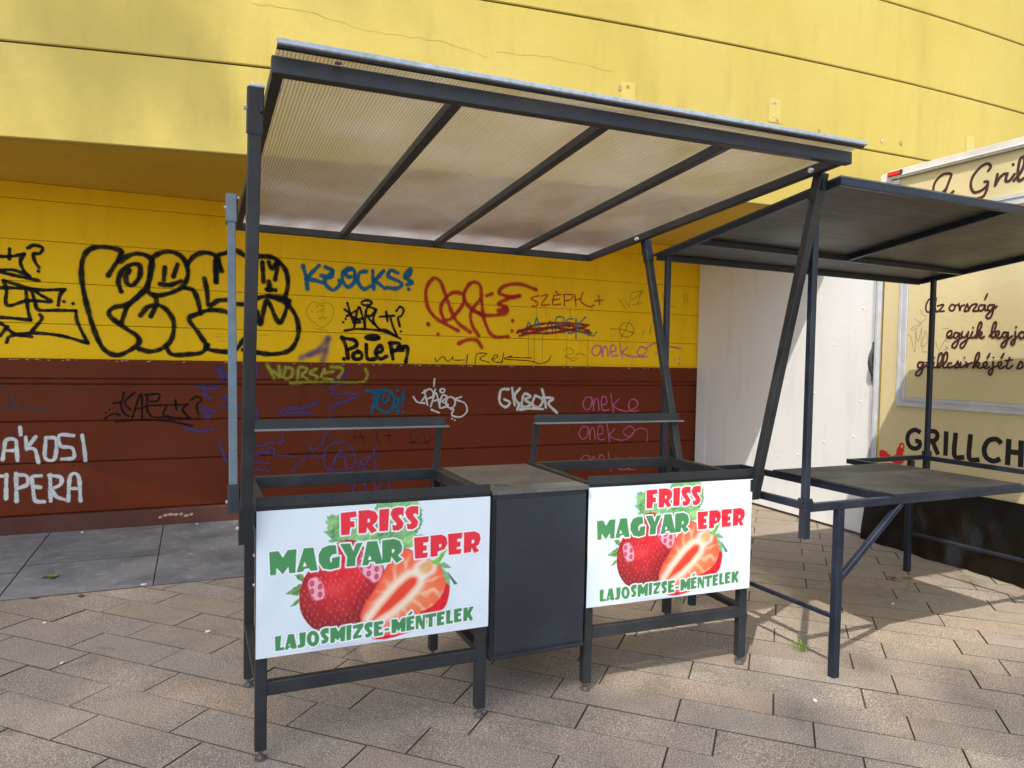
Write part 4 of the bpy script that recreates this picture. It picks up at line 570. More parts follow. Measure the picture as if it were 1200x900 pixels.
ART = {
'leafD': ((0.2653,0.8299,),(0.2783,0.8393,),(0.2695,0.9043,),(0.2804,0.9141,),(0.276,0.9334,),(0.2913,0.9389,),(0.2956,0.9556,),(0.3131,0.936,),(0.3351,0.9519,),(0.474,0.9645,),(0.4807,0.9943,),(0.5104,1.0061,),(0.5658,1.0148,),(0.6502,1.0125,),(0.6692,0.9711,),(0.6813,0.9303,),(0.679,0.8757,),(0.6839,0.8437,),(0.6745,0.7979,),(0.6509,0.7543,),(0.6985,0.7457,),(0.651,0.7151,),(0.5666,0.6814,),(0.4744,0.7189,),(0.4201,0.7426,),(0.3222,0.75,),(0.2762,0.7495,),(0.2915,0.7735,),),
'leafL': ((0.5851,0.7096,),(0.6061,0.7453,),(0.6155,0.7361,),(0.6319,0.761,),(0.6509,0.7543,),(0.644,0.6692,),(0.5993,0.6567,),),
'leaf1': ((0.1486,0.5461,),(0.186,0.547,),(0.1798,0.4968,),(0.1642,0.5106,),),
'leaf2': ((0.1165,0.424,),(0.1394,0.4554,),(0.1748,0.4868,),(0.1705,0.4036,),(0.1425,0.4059,),),
'leaf3': ((0.1332,0.3349,),(0.1487,0.3665,),(0.1674,0.3868,),(0.1662,0.3499,),(0.1487,0.336,),),
'berry': ((0.3309,0.7561,),(0.3646,0.7632,),(0.4039,0.7449,),(0.457,0.6423,),(0.5107,0.5656,),(0.521,0.4958,),(0.4976,0.3981,),(0.4577,0.2817,),(0.4313,0.1633,),(0.3525,0.1135,),(0.2431,0.1326,),(0.2051,0.1852,),(0.1737,0.2741,),(0.1643,0.3634,),(0.1704,0.4603,),(0.1923,0.5491,),(0.2426,0.6335,),(0.2872,0.7142,),),
'pinkA': ((0.4009,0.5564,),(0.4173,0.6376,),(0.4304,0.7028,),(0.457,0.6311,),(0.5108,0.5543,),(0.5109,0.4806,),(0.4775,0.4246,),(0.4574,0.4565,),(0.4307,0.4951,),),
'pinkB': ((0.1986,0.5042,),(0.2396,0.5219,),(0.2632,0.4537,),(0.2716,0.3583,),(0.2271,0.3485,),(0.2081,0.4094,),),
'half': ((0.5445,0.5939,),(0.6058,0.6752,),(0.6544,0.6216,),(0.7175,0.5708,),(0.7853,0.4895,),(0.8145,0.3613,),(0.8097,0.2685,),(0.7899,0.1788,),(0.6909,0.0603,),(0.5526,0.0112,),(0.4582,0.0218,),(0.4115,0.1676,),(0.4278,0.2765,),(0.4775,0.3907,),(0.5109,0.4976,),),
'core': ((0.4679,0.1609,),(0.5114,0.2537,),(0.5791,0.3769,),(0.6271,0.4367,),(0.6632,0.4474,),(0.655,0.3913,),(0.6067,0.3086,),(0.5453,0.2296,),),
'cream': ((0.6686,0.5156,),(0.7105,0.5546,),(0.7318,0.5162,),(0.7249,0.4826,),(0.6898,0.4541,),(0.6687,0.4752,),),
'rim': ((0.7964,0.3823,),(0.8166,0.3609,),(0.8112,0.2564,),(0.7899,0.167,),(0.6906,0.1531,),(0.6626,0.1706,),(0.7328,0.2081,),(0.7753,0.2753,),),
'rim2': ((0.4582,0.0218,),(0.5118,0.0434,),(0.5936,0.0361,),(0.5526,0.0112,),),
'stem': ((0.7207,0.5426,),(0.7472,0.5579,),(0.7713,0.5976,),(0.8005,0.6287,),(0.7787,0.5685,),(0.7594,0.5162,),(0.7473,0.5183,),),
's1': ((0.757,0.5166,),(0.7861,0.5291,),(0.8181,0.4837,),(0.7863,0.4861,),),
's2': ((0.7986,0.4537,),(0.806,0.4444,),(0.8482,0.355,),(0.8333,0.3554,),),
's3': ((0.7716,0.4982,),(0.7863,0.4718,),(0.811,0.4115,),(0.8122,0.3514,),(0.7939,0.3827,),),
'shadow': ((0.1977,0.1484,),(0.2541,0.1357,),(0.3114,0.0237,),(0.5217,0.0173,),(0.5218,-0.0153,),(0.2543,-0.0049,),(0.2018,0.0497,),),
}

def catmull(P, step):
    P = [Vector((a, b)) for a, b in P]
    if len(P) == 2 or (P[0]-P[-1]).length < 1e-9 and len(P) < 4: 
        n = max(2, int((P[1]-P[0]).length/step)); return [P[0].lerp(P[1], i/n) for i in range(n+1)]
    closed = (P[0]-P[-1]).length < 1e-6
    out = []
    for i in range(len(P)-1):
        p0 = P[i-1] if i > 0 else (P[-2] if closed else P[0]*2-P[1]); p3 = P[i+2] if i+2 < len(P) else (P[1] if closed else P[-1]*2-P[-2])
        p1, p2 = P[i], P[i+1]; n = max(2, int((p2-p1).length/step))
        for j in range(n):
            t = j/n; out.append(.5*((2*p1)+(p2-p0)*t+(2*p0-5*p1+4*p2-p3)*t*t+(3*p1-p0-3*p2+p3)*t**3))
    out.append(P[-1]); return out
def strokes_mesh(name, strokes, w, soft, place, mat, parent, sharp=False, butt=False):
    vs = []; fs = []; ed = []
    hw = w/2*(1+soft*1.15)*(1.12 if soft > .15 and w > .012 else 1.); idx = 0
    for st in strokes:
        pts = catmull(st, max(.008, w*.35))
        lvl = 0; off0 = idx*.00025; idx += 1; n = len(pts)
        base = len(vs)
        for i, p in enumerate(pts):
            a = pts[max(0, i-1)]; b = pts[min(n-1, i+1)]; d = (b-a)
            if d.length < 1e-7: d = Vector((1, 0))
            d.normalize(); nn = Vector((-d.y, d.x)); e = off0+i*.00001
            wob = hw if sharp else hw*(1+.12*math.sin(i*.31+idx*2.1)+.07*math.sin(i*.9+idx))
            vs += [place(p+nn*wob, e), place(p, e), place(p-nn*wob, e)]; ed += [1., 0., 1.]
            if i:
                q = base+3*i; fs += [(q-3, q, q+1, q-2), (q-2, q+1, q+2, q-1)]
        for end, sgn in (() if butt else ((0, -1), (n-1, 1))):
            a = pts[end]; o = pts[1] if end == 0 else pts[n-2]; d = (a-o); d = d.normalized() if d.length > 1e-7 else Vector((1, 0))
            th0 = math.atan2(d.y, d.x); c0 = len(vs); e = off0+(0 if end == 0 else n*.00001)+.00002
            vs.append(place(a, e)); ed.append(0.)
            for j in range(9):
                t = th0-math.pi/2+math.pi*j/8; vs.append(place(a+Vector((math.cos(t), math.sin(t)))*hw, e)); ed.append(1.)
            fs += [(c0, c0+1+j, c0+2+j) for j in range(8)]
    o3 = ORG[parent.name]; me = bpy.data.meshes.new(name); me.from_pydata([(x-o3[0], y-o3[1], z-o3[2]) for x, y, z in vs], [], fs)
    at = me.attributes.new('edge', 'FLOAT_VECTOR', 'POINT'); at.data.foreach_set('vector', np.array([(e, soft, 0) for e in ed], 'f').ravel())
    me.materials.append(mat); o = bpy.data.objects.new(name, me); COL.objects.link(o); o.parent = parent; ORG[o.name] = o3
    return o
def on_wall(p, e):
    z = p.y
    y = WY
    if 1.389 < z < 1.567: y = WY-.04
    elif 1.342 < z <= 1.389: y = WY-.018
    return (p.x, y-.0012-e, z)

# ------------------------------------------------------------------ white panel and food trailer
pan = thing('panel_wall', (5.7, 3.2, 0), 'tall white riveted panel between the yellow building and the cream trailer', 'panel')
A0, A1 = Vector((5.655, 1.86, 0)), Vector((5.755, 4.56, 0)); dd = (A1-A0).normalized()
def pp(t, z, o=0): v = A0+dd*t-Vector((dd.y, -dd.x, 0))*o; return (v.x, v.y, z)   # o>0 towards the camera side
Lp = (A1-A0).length
def pslab(t0, t1, z0, z1, o0, o1, name, mat):
    m_ = MB(); vs = [pp(t, z, o) for t in (t0, t1) for z in (z0, z1) for o in (o0, o1)]
    m_.add(vs, [(0, 1, 3, 2), (4, 6, 7, 5), (0, 4, 5, 1), (2, 3, 7, 6), (0, 2, 6, 4), (1, 5, 7, 3)]); return m_.build(name, mat, pan)
pslab(0, Lp-.21, .03, 2.98, 0, -.06, 'sheet', WHITE); pslab(Lp-.206, Lp, .03, 2.98, .006, -.06, 'edge_trim', WHITE)
pslab(.0, .012, .03, 2.98, .004, -.065, 'edge_trim', simple('panel_edge', (.6, .58, .54), .5))
for t, z in ((.12, 2.2), (.45, 1.85), (.18, .95), (.55, .86), (.9, .68), (1.2, .62), (1.3, .42), (.12, 1.3), (.75, 2.35), (1.6, 1.6), (1.6, 2.1), (.7, 1.35), (2.2, 1.2)):
    m_ = MB(); q0 = pp(t, z, .0); q1 = pp(t, z, .006); m_.cyl(q0, q1, .011, 10, .007); m_.build('rivet', WHITE, pan)
TX = 5.65
tr = thing('food_trailer', (TX+1, -1, 0), 'cream food trailer with maroon script, black capital letters and a red rooster', 'trailer')
g = MB(); g.box((TX, -4.6, .5), (TX+2.1, 1.748, 3.352)); g.build('body', CREAM, tr)
g = MB(); g.bar((TX-.012, 1.7, 3.394), (TX-.012, -4.6, 3.394), .078, .06); g.bar((TX-.022, 1.7, 3.375), (TX-.022, -4.6, 3.375), .012, .06); g.build('roof_rail', simple('rail_offwhite', (.50, .48, .43), .45, 0, (.58, .56, .52), 5), tr)
g = MB(); g.box((TX+.03, -4.6, 3.36), (TX+2.1, 1.74, 3.425)); g.build('roof', WHITE, tr)
g = MB(); g.bar((TX+.01, 1.70, 3.385), (TX+.01, 1.79, 3.365), .11, .10, ch=.025); g.build('corner_cap', simple('cap_white', (.66, .64, .58), .45, 0, (.5, .47, .4), 20), tr)
g = MB(); g.box((TX-.02, 1.62, 3.305), (TX+.02, 1.745, 3.345)); g.build('bracket', ALU, tr)
g = MB(); g.bar((TX-.052, 1.712, 3.398), (TX-.052, 1.585, 3.398), .044, .024, ch=.008); g.build('marker_lamp', LAMPR, tr)
g = MB(); g.bar((TX-.05, 1.583, 3.398), (TX-.05, 1.572, 3.398), .046, .028); g.build('lamp_end', RUB, tr)
g = MB(); g.bar((TX-.008, 1.79, .42), (TX-.008, 1.79, 3.33), .03, .058); g.bar((TX-.016, 1.775, .42), (TX-.016, 1.775, 3.33), .03, .012); g.bar((TX+.0, 1.838, .42), (TX+.0, 1.838, 3.33), .02, .035); g.build('corner_profile', ALU, tr)
g = MB(); pts = []
for i in range(9):
    t = i/8; pts.append((TX-.03-.05*math.sin(math.pi*t), 1.815, 1.55+.27*t))
g.tube(pts, .015, 8); g.cyl((TX-.005, 1.815, 1.545), (TX-.04, 1.815, 1.555), .016); g.cyl((TX-.005, 1.815, 1.825), (TX-.04, 1.815, 1.815), .016); g.bar((TX-.025, 1.815, 1.50), (TX-.025, 1.815, 1.87), .02, .028)
g.build('door_handle', simple('worn_handle', (.025, .025, .025), .35, .4, (.10, .10, .10), 20), tr)
def fr(y0, y1, z0, z1, o, d=.014): return ((TX-o-d, y0, z0), (TX-o+.01, y1, z1))
g = MB(); yl, yr, zb, zt = 1.575, -1.6, 1.287, 3.01
for k_, w_ in ((0, .03), (.031, .02), (.052, .03)):
    dpt = (.022, .012, .018)[(0, .031, .052).index(k_)]
    g.box((TX-dpt, yl-k_-w_, zb+k_), (TX+.005, yl-k_, zt-k_)); g.box((TX-dpt, yr+k_, zb+k_), (TX+.005, yr+k_+w_, zt-k_))
    g.box((TX-dpt+.0012, yr+k_+w_, zb+k_), (TX+.005, yl-k_-w_, zb+k_+w_)); g.box((TX-dpt+.0012, yr+k_+w_, zt-k_-w_), (TX+.005, yl-k_-w_, zt-k_))
g.build('hatch_frame', ALU, tr)
g = MB(); g.box((TX-.006, yr+.084, zb+.084), (TX+.003, yl-.084, zt-.084)); g.build('hatch_panel', CREAM, tr)
m_ = MB(); nx_, nz_ = 90, 14
for i in range(nx_+1):
    y = 1.845-i*.07
    for j in range(nz_+1):
        s = j/nz_; z = .60*(1-s)
        o = .022+.045*s*math.sin(y*5+1.2*math.sin(y*2.1)+z*2)+.06*s*s*abs(math.sin(y*1.7+.6))+.02*math.sin(y*13+z*8)*s*(1-s*.4)+.010*math.sin(y*29-z*15)*s+(.10*s*s if y < .9 else .10*s*s*max(0, (1.845-y)/.95))
        m_.v.append((TX-o, y, max(.004, z)))
for i in range(nx_):
    for j in range(nz_): a = i*(nz_+1)+j; m_.f.append((a, a+1, a+nz_+2, a+nz_+1))
m_.build('skirt_sheet', TARP, tr, smooth=True)
g = MB(); g.box((TX+.05, -4.4, .004), (TX+2., 1.74, .5)); g.build('underside', RUB, tr)
g = MB()
g.cyl((TX+.1, -2.5, .33), (TX+.3, -2.5, .33), .33, 24); g.build('wheel', RUB, tr)
_i = 0
for nm, ds, col, pl, w, soft, strokes in GRAFFITI:
    if pl == 'w':
        single = nm == 'paint_drip' or ds.startswith('scattered')
        for st_ in ([[q_] for q_ in strokes] if single else [strokes]):
            o = strokes_mesh('spray_stroke' if ds.startswith('scattered') else nm, st_, w, soft, on_wall, INK[col], bld)
            if not single: o['label'] = ds
    else:
        off = .007 if (nm != 'lettering' or all(p[1] > 1.28 and p[1] < 3.0 for s_ in strokes for p in s_)) else .0015
        o = strokes_mesh(nm, strokes, w, soft, lambda p, e, off=off: (TX-off-e, p.x, p.y), (INK[col] if nm != 'lettering' else (BLACKV if col == 'black' else MAROON)), tr, nm == 'lettering', nm == 'lettering' and col == 'black')
m_ = MB(); n = len(ROOSTER); m_.add([(TX-.003, y, z) for y, z in ROOSTER], [tuple(range(n))]); m_.build('rooster_emblem', REDV, tr)
m_ = MB(); cy_ = sum(p[0] for p in ROOSTER)/n; cz_ = sum(p[1] for p in ROOSTER)/n
for dy, dz in ((-.12, .02), (-.08, .07), (-.14, -.05), (-.05, -.03), (.02, -.02), (.09, .02)):
    m_ = MB(); q_ = [(TX-.0045, cy_+dy+.011*math.cos(a), cz_+dz+.013*math.sin(a)) for a in [i*math.pi/4 for i in range(8)]]; m_.add(q_, [tuple(range(8))]); m_.build('emblem_dot', YELV, tr)

# ------------------------------------------------------------------ banner print (vertex colours on a fine grid)
def banner_colors(nx=640, ny=384):
    U, V = np.meshgrid((np.arange(nx)+.5)/nx, (np.arange(ny)+.5)/ny)
    asp = .5956; X = U; Y = V*asp
    img = np.empty((ny, nx, 3)); img[:] = lin((216, 227, 232))
    img += (.02*(U-.5))[..., None]
    px = 1.0/nx
    def sdf(poly):
        P = np.array(poly, float)*[1, asp]; d = np.full(X.shape, 9.); ins = np.zeros(X.shape, bool); n = len(P)
        for i in range(n):
            a, b = P[i], P[(i+1) % n]; ab = b-a; L2 = (ab@ab) or 1e-12
            t = np.clip(((X-a[0])*ab[0]+(Y-a[1])*ab[1])/L2, 0, 1)
            d = np.minimum(d, np.hypot(X-a[0]-t*ab[0], Y-a[1]-t*ab[1]))
            c = ((a[1] > Y) != (b[1] > Y)) & (X < (b[0]-a[0])*(Y-a[1])/((b[1]-a[1]) or 1e-12)+a[0]); ins ^= c
        return np.where(ins, -d, d)
    def smooth_poly(poly, it=2):
        P = [np.array(p) for p in poly]
        for _ in range(it):
            Q = []
            for i in range(len(P)): a, b = P[i], P[(i+1) % len(P)]; Q += [a*.75+b*.25, a*.25+b*.75]
            P = Q
        return P
    def cov(sd, g=0, soft=px): return np.clip(.5-(sd-g)/soft, 0, 1)[..., None]
    def over(c, a):
        nonlocal img
        img = img*(1-a)+np.asarray(c)*a
    def noise(fx, fy, seed):
        r = np.random.default_rng(seed); gx, gy = int(fx)+3, int(fy)+3; G = r.random((gy, gx)); x = U*fx; y = V*fy; xi = x.astype(int); yi = y.astype(int); tx = x-xi; ty = y-yi; tx = tx*tx*(3-2*tx); ty = ty*ty*(3-2*ty)
        return (G[yi, xi]*(1-tx)+G[yi, xi+1]*tx)*(1-ty)+(G[yi+1, xi]*(1-tx)+G[yi+1, xi+1]*tx)*ty
    n1 = noise(30, 18, 1); n2 = noise(90, 54, 2); n3 = noise(200, 120, 3)
    # soft grey shadow under the fruit
    over(lin((185, 180, 205)), cov(sdf(smooth_poly(ART['shadow'])), 0, .05)*.7)
    # leaves with serrated rim
    def leaf(key, base, dark, ser=.006, vein=34):
        sd = sdf(ART[key])+ser*(np.abs(((U*1.0+V*.8)*vein) % 1-.5)*2-.5)+.004*(n2-.5)
        t = np.clip(n1*.6+n2*.4, 0, 1)[..., None]; v2 = (np.abs(((U*1.3-V*.9+.05*n1)*26) % 1-.5) < .07)[..., None]
        c = np.array(lin(base))*(t)+np.array(lin(dark))*(1-t); c = np.where(v2, c*.6+np.array(lin((190, 225, 170)))*.4, c)
        over(c, cov(sd))
    leaf('leafD', (150, 205, 130), (40, 120, 70)); leaf('leafL', (170, 215, 140), (90, 165, 80), .004)
    for kx in ('leaf1', 'leaf2', 'leaf3'): leaf(kx, (110, 160, 80), (50, 100, 45), .002)
    # whole berry
    sd = sdf(smooth_poly(ART['berry'])); b = cov(sd)
    depth = np.clip(-sd/.10, 0, 1); top = np.clip((V-.12)/.45, 0, 1)
    red = np.array(lin((225, 38, 52)))*(.35+.65*top[..., None])*(.55+.45*depth[..., None])+np.array((.06, .012, .012))*(1-top[..., None])
    red = red*(.85+.3*n2[..., None]); over(red, b)
    # seeds: staggered grid of pale crescents
    su, sv = (U+.12*V)*42, (V*asp-.05*U)*46; ri = np.floor(sv).astype(int); su2 = su+(ri % 2)*.5; fx = su2 % 1-.5; fy = sv % 1-.5
    jx = .2*np.sin(ri*12.9+np.floor(su2)*7.1); jy = .2*np.sin(ri*4.1+np.floor(su2)*9.7)
    rr = np.hypot((fx-jx)*1.3, (fy-jy)*.9); cres = np.clip((.17-np.abs(rr-.17))/.1-.9, 0, 1)*(fx-jx > -.02); seed = np.clip((.12-rr)/.05, 0, 1)
    dens = (noise(40, 24, 9) > .35)
    over(lin((250, 175, 150)), (cres*dens)[..., None]*b*.75); over(lin((140, 15, 25)), (seed*dens)[..., None]*b*.45)
    hl = np.exp(-(((U-.30)/.06)**2+((V-.42)/.05)**2)); over(lin((255, 90, 90)), (hl*.35)[..., None]*b)
    for key in ('pinkA', 'pinkB'):
        pm = cov(sdf(smooth_poly(ART[key])), 0, .008)*b; over(lin((240, 165, 180)), pm)
        s1, s2 = (U*30) % 1-.5, ((V*asp*30)+.5*(np.floor(U*30) % 2)) % 1-.5; r_ = np.hypot(s1*1.1, s2*.8)
        over(lin((165, 25, 60)), np.clip((.34-r_)/.06, 0, 1)[..., None]*pm*.9); over(lin((225, 90, 120)), np.clip((.2-r_)/.06, 0, 1)[..., None]*pm*.8)
    # halved berry
    sd = sdf(smooth_poly(ART['half'])); h = cov(sd); C = np.array(smooth_poly(ART['core'])); cc = C.mean(0)
    dist = np.clip(-sd/.11, 0, 1)[..., None]
    ax = np.array([.40, .62]); ax /= np.linalg.norm(ax)
    du, dv = (U-cc[0]), (V-cc[1])*asp; al = du*.66+dv*.75; pe = -du*.75+dv*.66
    ang = np.arctan2(pe, al*.6+.0*pe); ray_ = (.5+.5*np.sin(ang*17+3*n1))*np.clip((np.abs(pe)-.01)/.05, 0, 1)
    base = np.array(lin((236, 92, 62)))*(1-dist*.3)+np.array(lin((245, 150, 95)))*(dist*.45)
    over(base, h)
    over(lin((252, 205, 165)), (np.clip(ray_-.55, 0, 1)*1.6*(.4+.6*n2))[..., None]*h*np.clip(dist*2, 0, 1))
    sc = sdf(ART['core']); ring = np.exp(-((sc-.022)/.018)**2); over(lin((253, 232, 205)), (ring*.85)[..., None]*h)
    over(lin((226, 60, 45)), cov(sc, 0, .012)*h*.95); over(lin((214, 190, 120)), cov(sdf(ART['cream']), 0, .03)*h*.8)
    over(lin((250, 238, 222)), (np.exp(-((sdf(ART['cream'])-.012)/.012)**2)*.7)[..., None]*h)
    over(lin((222, 45, 48)), (np.clip(1-(-sd)/.014, 0, 1)*.55)[..., None]*h)
    for key in ('rim', 'rim2'):
        rm = cov(sdf(smooth_poly(ART[key], 1)), 0, .006)*np.clip(h+.4, 0, 1)
        over(np.array(lin((222, 30, 45)))*(.75+.4*n2[..., None]), rm)
    for key, c_ in (('stem', (120, 185, 70)), ('s1', (110, 170, 110)), ('s2', (60, 110, 70)), ('s3', (120, 175, 120))):
        over(np.array(lin(c_))*(.75+.5*n2[..., None]), cov(sdf(ART[key]), .001))
    # lettering: white halo, dark thin rim, then colour
    sds = []
    for c_, o_, h_ in LETTERS:
        s0 = sdf(o_)
        if h_: s0 = np.maximum(s0, -sdf(h_))
        sds.append((c_, s0))
    allm = np.minimum.reduce([s for _, s in sds]); 
    over(lin((170, 175, 180)), cov(allm, .0088, .004)*.35); over(lin((232, 242, 244)), cov(allm, .0066))
    for c_, s0 in sds: over(lin((226, 42, 60)) if c_ == 'r' else lin((70, 138, 82)), cov(s0, .0008))
    img = np.clip(img, 0, .86)
    return img
BNX, BNY = 640, 384
bcol = banner_colors(BNX, BNY)
def banner_mesh(width, zb, zt):
    xs_ = np.linspace(0, width, BNX+1); zs_ = np.linspace(zb, zt, BNY+1); Xg, Zg = np.meshgrid(xs_, zs_)
    Yg = -(.002*np.sin(Xg*9+Zg*3)+.0009*np.sin(Xg*31-Zg*17)+.0006*np.sin(Xg*13+Zg*41))*np.sin((Zg-zb)/(zt-zb)*math.pi)-.0045
    co = np.stack([Xg, Yg, Zg], -1).reshape(-1, 3).astype('f')
    me = bpy.data.meshes.new('banner'); nv = len(co); nf = BNX*BNY
    i, j = np.meshgrid(np.arange(BNX), np.arange(BNY)); a = (j*(BNX+1)+i).ravel(); loops = np.stack([a, a+1, a+BNX+2, a+BNX+1], -1).astype('i')
    me.vertices.add(nv); me.vertices.foreach_set('co', co.ravel()); me.loops.add(nf*4); me.loops.foreach_set('vertex_index', loops.ravel())
    me.polygons.add(nf); me.polygons.foreach_set('loop_start', np.arange(0, nf*4, 4, dtype='i')); me.polygons.foreach_set('use_smooth', np.ones(nf, bool))
    at = me.attributes.new('print', 'FLOAT_COLOR', 'CORNER')
    # corner colours by averaging to vertices keeps the print smooth
    pad = np.pad(bcol, ((1, 1), (1, 1), (0, 0)), mode='edge'); vc = (pad[:-1, :-1]+pad[1:, :-1]+pad[:-1, 1:]+pad[1:, 1:])/4
    cc = vc.reshape(-1, 3)[loops.ravel()]; rgba = np.concatenate([cc, np.ones((len(cc), 1))], 1).astype('f'); at.data.foreach_set('color', rgba.ravel())
    me.update(calc_edges=True); me.materials.append(BAN); return me

# ------------------------------------------------------------------ strawberry stall
ZT, ZB = 1.0246, .4292
st = thing('market_stall', (1.27, .4, 0), 'anthracite steel market stall with clear ridged roof and two strawberry banners', 'market stall')
O = ORG[st.name]
X3, Y3, A3 = 1.5393, .0467, -.0393; W2 = .9942
bmesh_banner = banner_mesh(1.0, ZB, ZT)
def cart(F, W, lab, mirror):
    """F maps cart coordinates to world; W width"""
    D = .76; T = .046
    def B(p, q, w, h, name, mat=STEEL, ref=(0, 0, 1), par=st):
        m_ = MB(); m_.bar(F(*p), F(*q), w, h, ref); return m_.build(name, mat, par)
    ax = Vector(F(1, 0, 0))-Vector(F(0, 0, 0)); ax.normalize()
    for lx in (T/2, W-T/2):
        for ly in (.012+T/2, D-T/2):
            lg = B((lx, ly, .045), (lx, ly, .995), T, T, 'leg', ref=ax)
            m_ = MB(); m_.cyl(F(lx, ly, 0), F(lx, ly, .008), .024, 16); m_.cyl(F(lx, ly, .008), F(lx, ly, .02), .017, 6, .013); m_.cyl(F(lx, ly, .02), F(lx, ly, .046), .007, 8); m_.cyl(F(lx, ly, .034), F(lx, ly, .044), .015, 6)
            m_.build('foot', FOOTM, lg)
    B((T, .012+T/2, .292), (W-T, .012+T/2, .292), .056, .036, 'stretcher')
    B((T/2, .012+T, .31), (T/2, D-T, .31), .03, .044, 'stretcher'); B((W-T/2, .012+T, .31), (W-T/2, D-T, .31), .03, .044, 'stretcher')
    # tray rim: front, rear and side tubes with a light inward flange
    B((0, .030, 1.018), (W, .030, 1.018), .042, .036, 'tray_rail'); B((0, D-.02, 1.016), (W, D-.02, 1.016), .056, .04, 'tray_rail')
    B((.022, .05, 1.016), (.022, D-.041, 1.016), .056, .044, 'tray_rail'); B((W-.022, .05, 1.016), (W-.022, D-.041, 1.016), .056, .044, 'tray_rail')
    m_ = MB(); m_.bar(F(-.002, .006, 1.058), F(W+.002, .006, 1.058), .042, .006, (0, 0, 1)); m_.bar(F(.0, .024, 1.0405), F(W, .024, 1.0405), .0025, .036, (0, 0, 1)); m_.build('front_lip', STEELD, st)
    m_ = MB(); m_.bar(F(.0, .0075, (ZT+ZB)/2), F(W, .0075, (ZT+ZB)/2), ZT-ZB-.004, .006, (0, 0, 1)); m_.build('banner_backing', STEEL, st)
    o = bpy.data.objects.new('banner', bmesh_banner); COL.objects.link(o); o.parent = st
    p0 = Vector(F(0, .0025, 0)); o.location = p0-Vector(O); o.rotation_euler = (0, 0, math.atan2(ax.y, ax.x)); o.scale = (W, 1, 1)
    o['label'] = lab
    # rear bag rail on two uprights
    for x_ in (.02, W-.02):
        m_ = MB(); m_.bar(F(x_, D-.012, 1.03), F(x_+.018, D-.03, 1.30), .034, .006, (1, 0, 0), ch=.001); m_.bar(F(x_+.014, D-.004, 1.03), F(x_+.032, D-.022, 1.30), .006, .03, (1, 0, 0), ch=.001); m_.build('rack_upright', STEEL, st)
    m_ = MB(); m_.bar(F(.015, D-.036, 1.302), F(W+.022, D-.036, 1.302), .046, .005, (0, 0, 1), ch=.001); m_.build('rack_rail', STEEL, st)
    m_ = MB(); m_.bar(F(.015, D-.056, 1.276), F(W+.034, D-.056, 1.276), .008, .045, (0, 0, 1), ch=.001); m_.build('rack_lip', simple('bare_edge', (.20, .21, .215), .35, .3), st)
f1 = lambda x, y, z: (x, y, z)
f2 = lambda x, y, z: (X3+x*math.cos(A3)-y*math.sin(A3), Y3+x*math.sin(A3)+y*math.cos(A3), z)
cart(f1, 1.0, 'strawberry banner on the cart beside the pale galvanised post', 0)
cart(f2, W2, 'strawberry banner on the cart next to the blue stall', 1)
# cabinet between the carts
m_ = MB(); m_.box((1.022, .03, .25), (1.518, .757, 1.026)); m_.build('cabinet', CABF, st)
m_ = MB(); m_.box((1.04, .0225, .285), (1.507, .031, 1.0)); m_.build('cabinet_front', CABF, st)
m_ = MB(); m_.bar((1.034, .026, .27), (1.034, .026, 1.01), .004, .006); m_.bar((1.024, .027, .262), (1.515, .027, .262), .014, .010); m_.build('door_trim', STEEL, st)
def top_with_slot():
    m_ = MB(); x0, x1, y0, y1, z = 1.018, 1.526, .018, .762, 1.042; a, b, c, d_ = 1.088, 1.152, .125, .185
    V_ = [(x0, y0), (x1, y0), (x1, y1), (x0, y1), (a, c), (b, c), (b, d_), (a, d_)]
    vs = [(x, y, z) for x, y in V_]+[(x, y, z-.018) for x, y in V_]
    m_.add(vs, [(0, 1, 5, 4), (1, 2, 6, 5), (2, 3, 7, 6), (3, 0, 4, 7), (0, 8, 9, 1), (1, 9, 10, 2), (2, 10, 11, 3), (3, 11, 8, 0), (4, 5, 13, 12), (5, 6, 14, 13), (6, 7, 15, 14), (7, 4, 12, 15)]); return m_
tp = top_with_slot().build('cabinet_top', WORN, st)
m_ = MB(); m_.box((1.06, .11, 1.0262), (1.18, .20, 1.0275)); m_.build('slot_shade', VOID, st)  # shade inside the slot, painted as a black plate under the opening
# posts: front and rear pair on each side, with sleeves and bolts
RX = 2.5326
def post(x, lo, hi, mat, slv_lo, slv_hi, nm='post', sl_mat=STEELD, sg=1):
    lo = Vector((x, lo[0], lo[1])); hi = Vector((x+0, hi[0], hi[1])); d = (hi-lo).normalized()
    m_ = MB(); m_.bar(lo+d*.03, hi-d*.02, .040 if mat is GALV else .044, .044, (1, 0, 0)); p_ = m_.build(nm, mat, st)
    m_ = MB(); m_.bar(lo, lo+d*slv_lo, .054, .054, (1, 0, 0)); m_.build('sleeve', sl_mat, p_)
    m_ = MB(); m_.bar(hi-d*slv_hi, hi, .053, .053, (1, 0, 0)); m_.build('sleeve', mat if mat is GALV else sl_mat, p_)
    for t in (.4,):
        q = lo+d*slv_lo*t; m_ = MB(); m_.cyl(q-Vector((.036*sg, 0, 0)), q+Vector((.030*sg, 0, 0)), .008, 6); m_.build('bolt', BOLT, p_)
    q = hi-d*slv_hi*.45; m_ = MB(); m_.cyl(q-Vector((.036*sg, 0, 0)), q, .008, 6); m_.build('bolt', BOLT, p_)
    return p_
post(-.040, (.0, .908), (-.375, 2.55), STEEL, .145, .15)
post(-.052, (.69, .88), (1.115, 2.48), GALV, .135, .155)
post(RX+.030, (.035, .915), (-.365, 2.58), STEEL, .15, .13, sg=-1)
post(RX+.030, (.655, .88), (1.118, 2.465), STEEL, .145, .155, sg=-1)
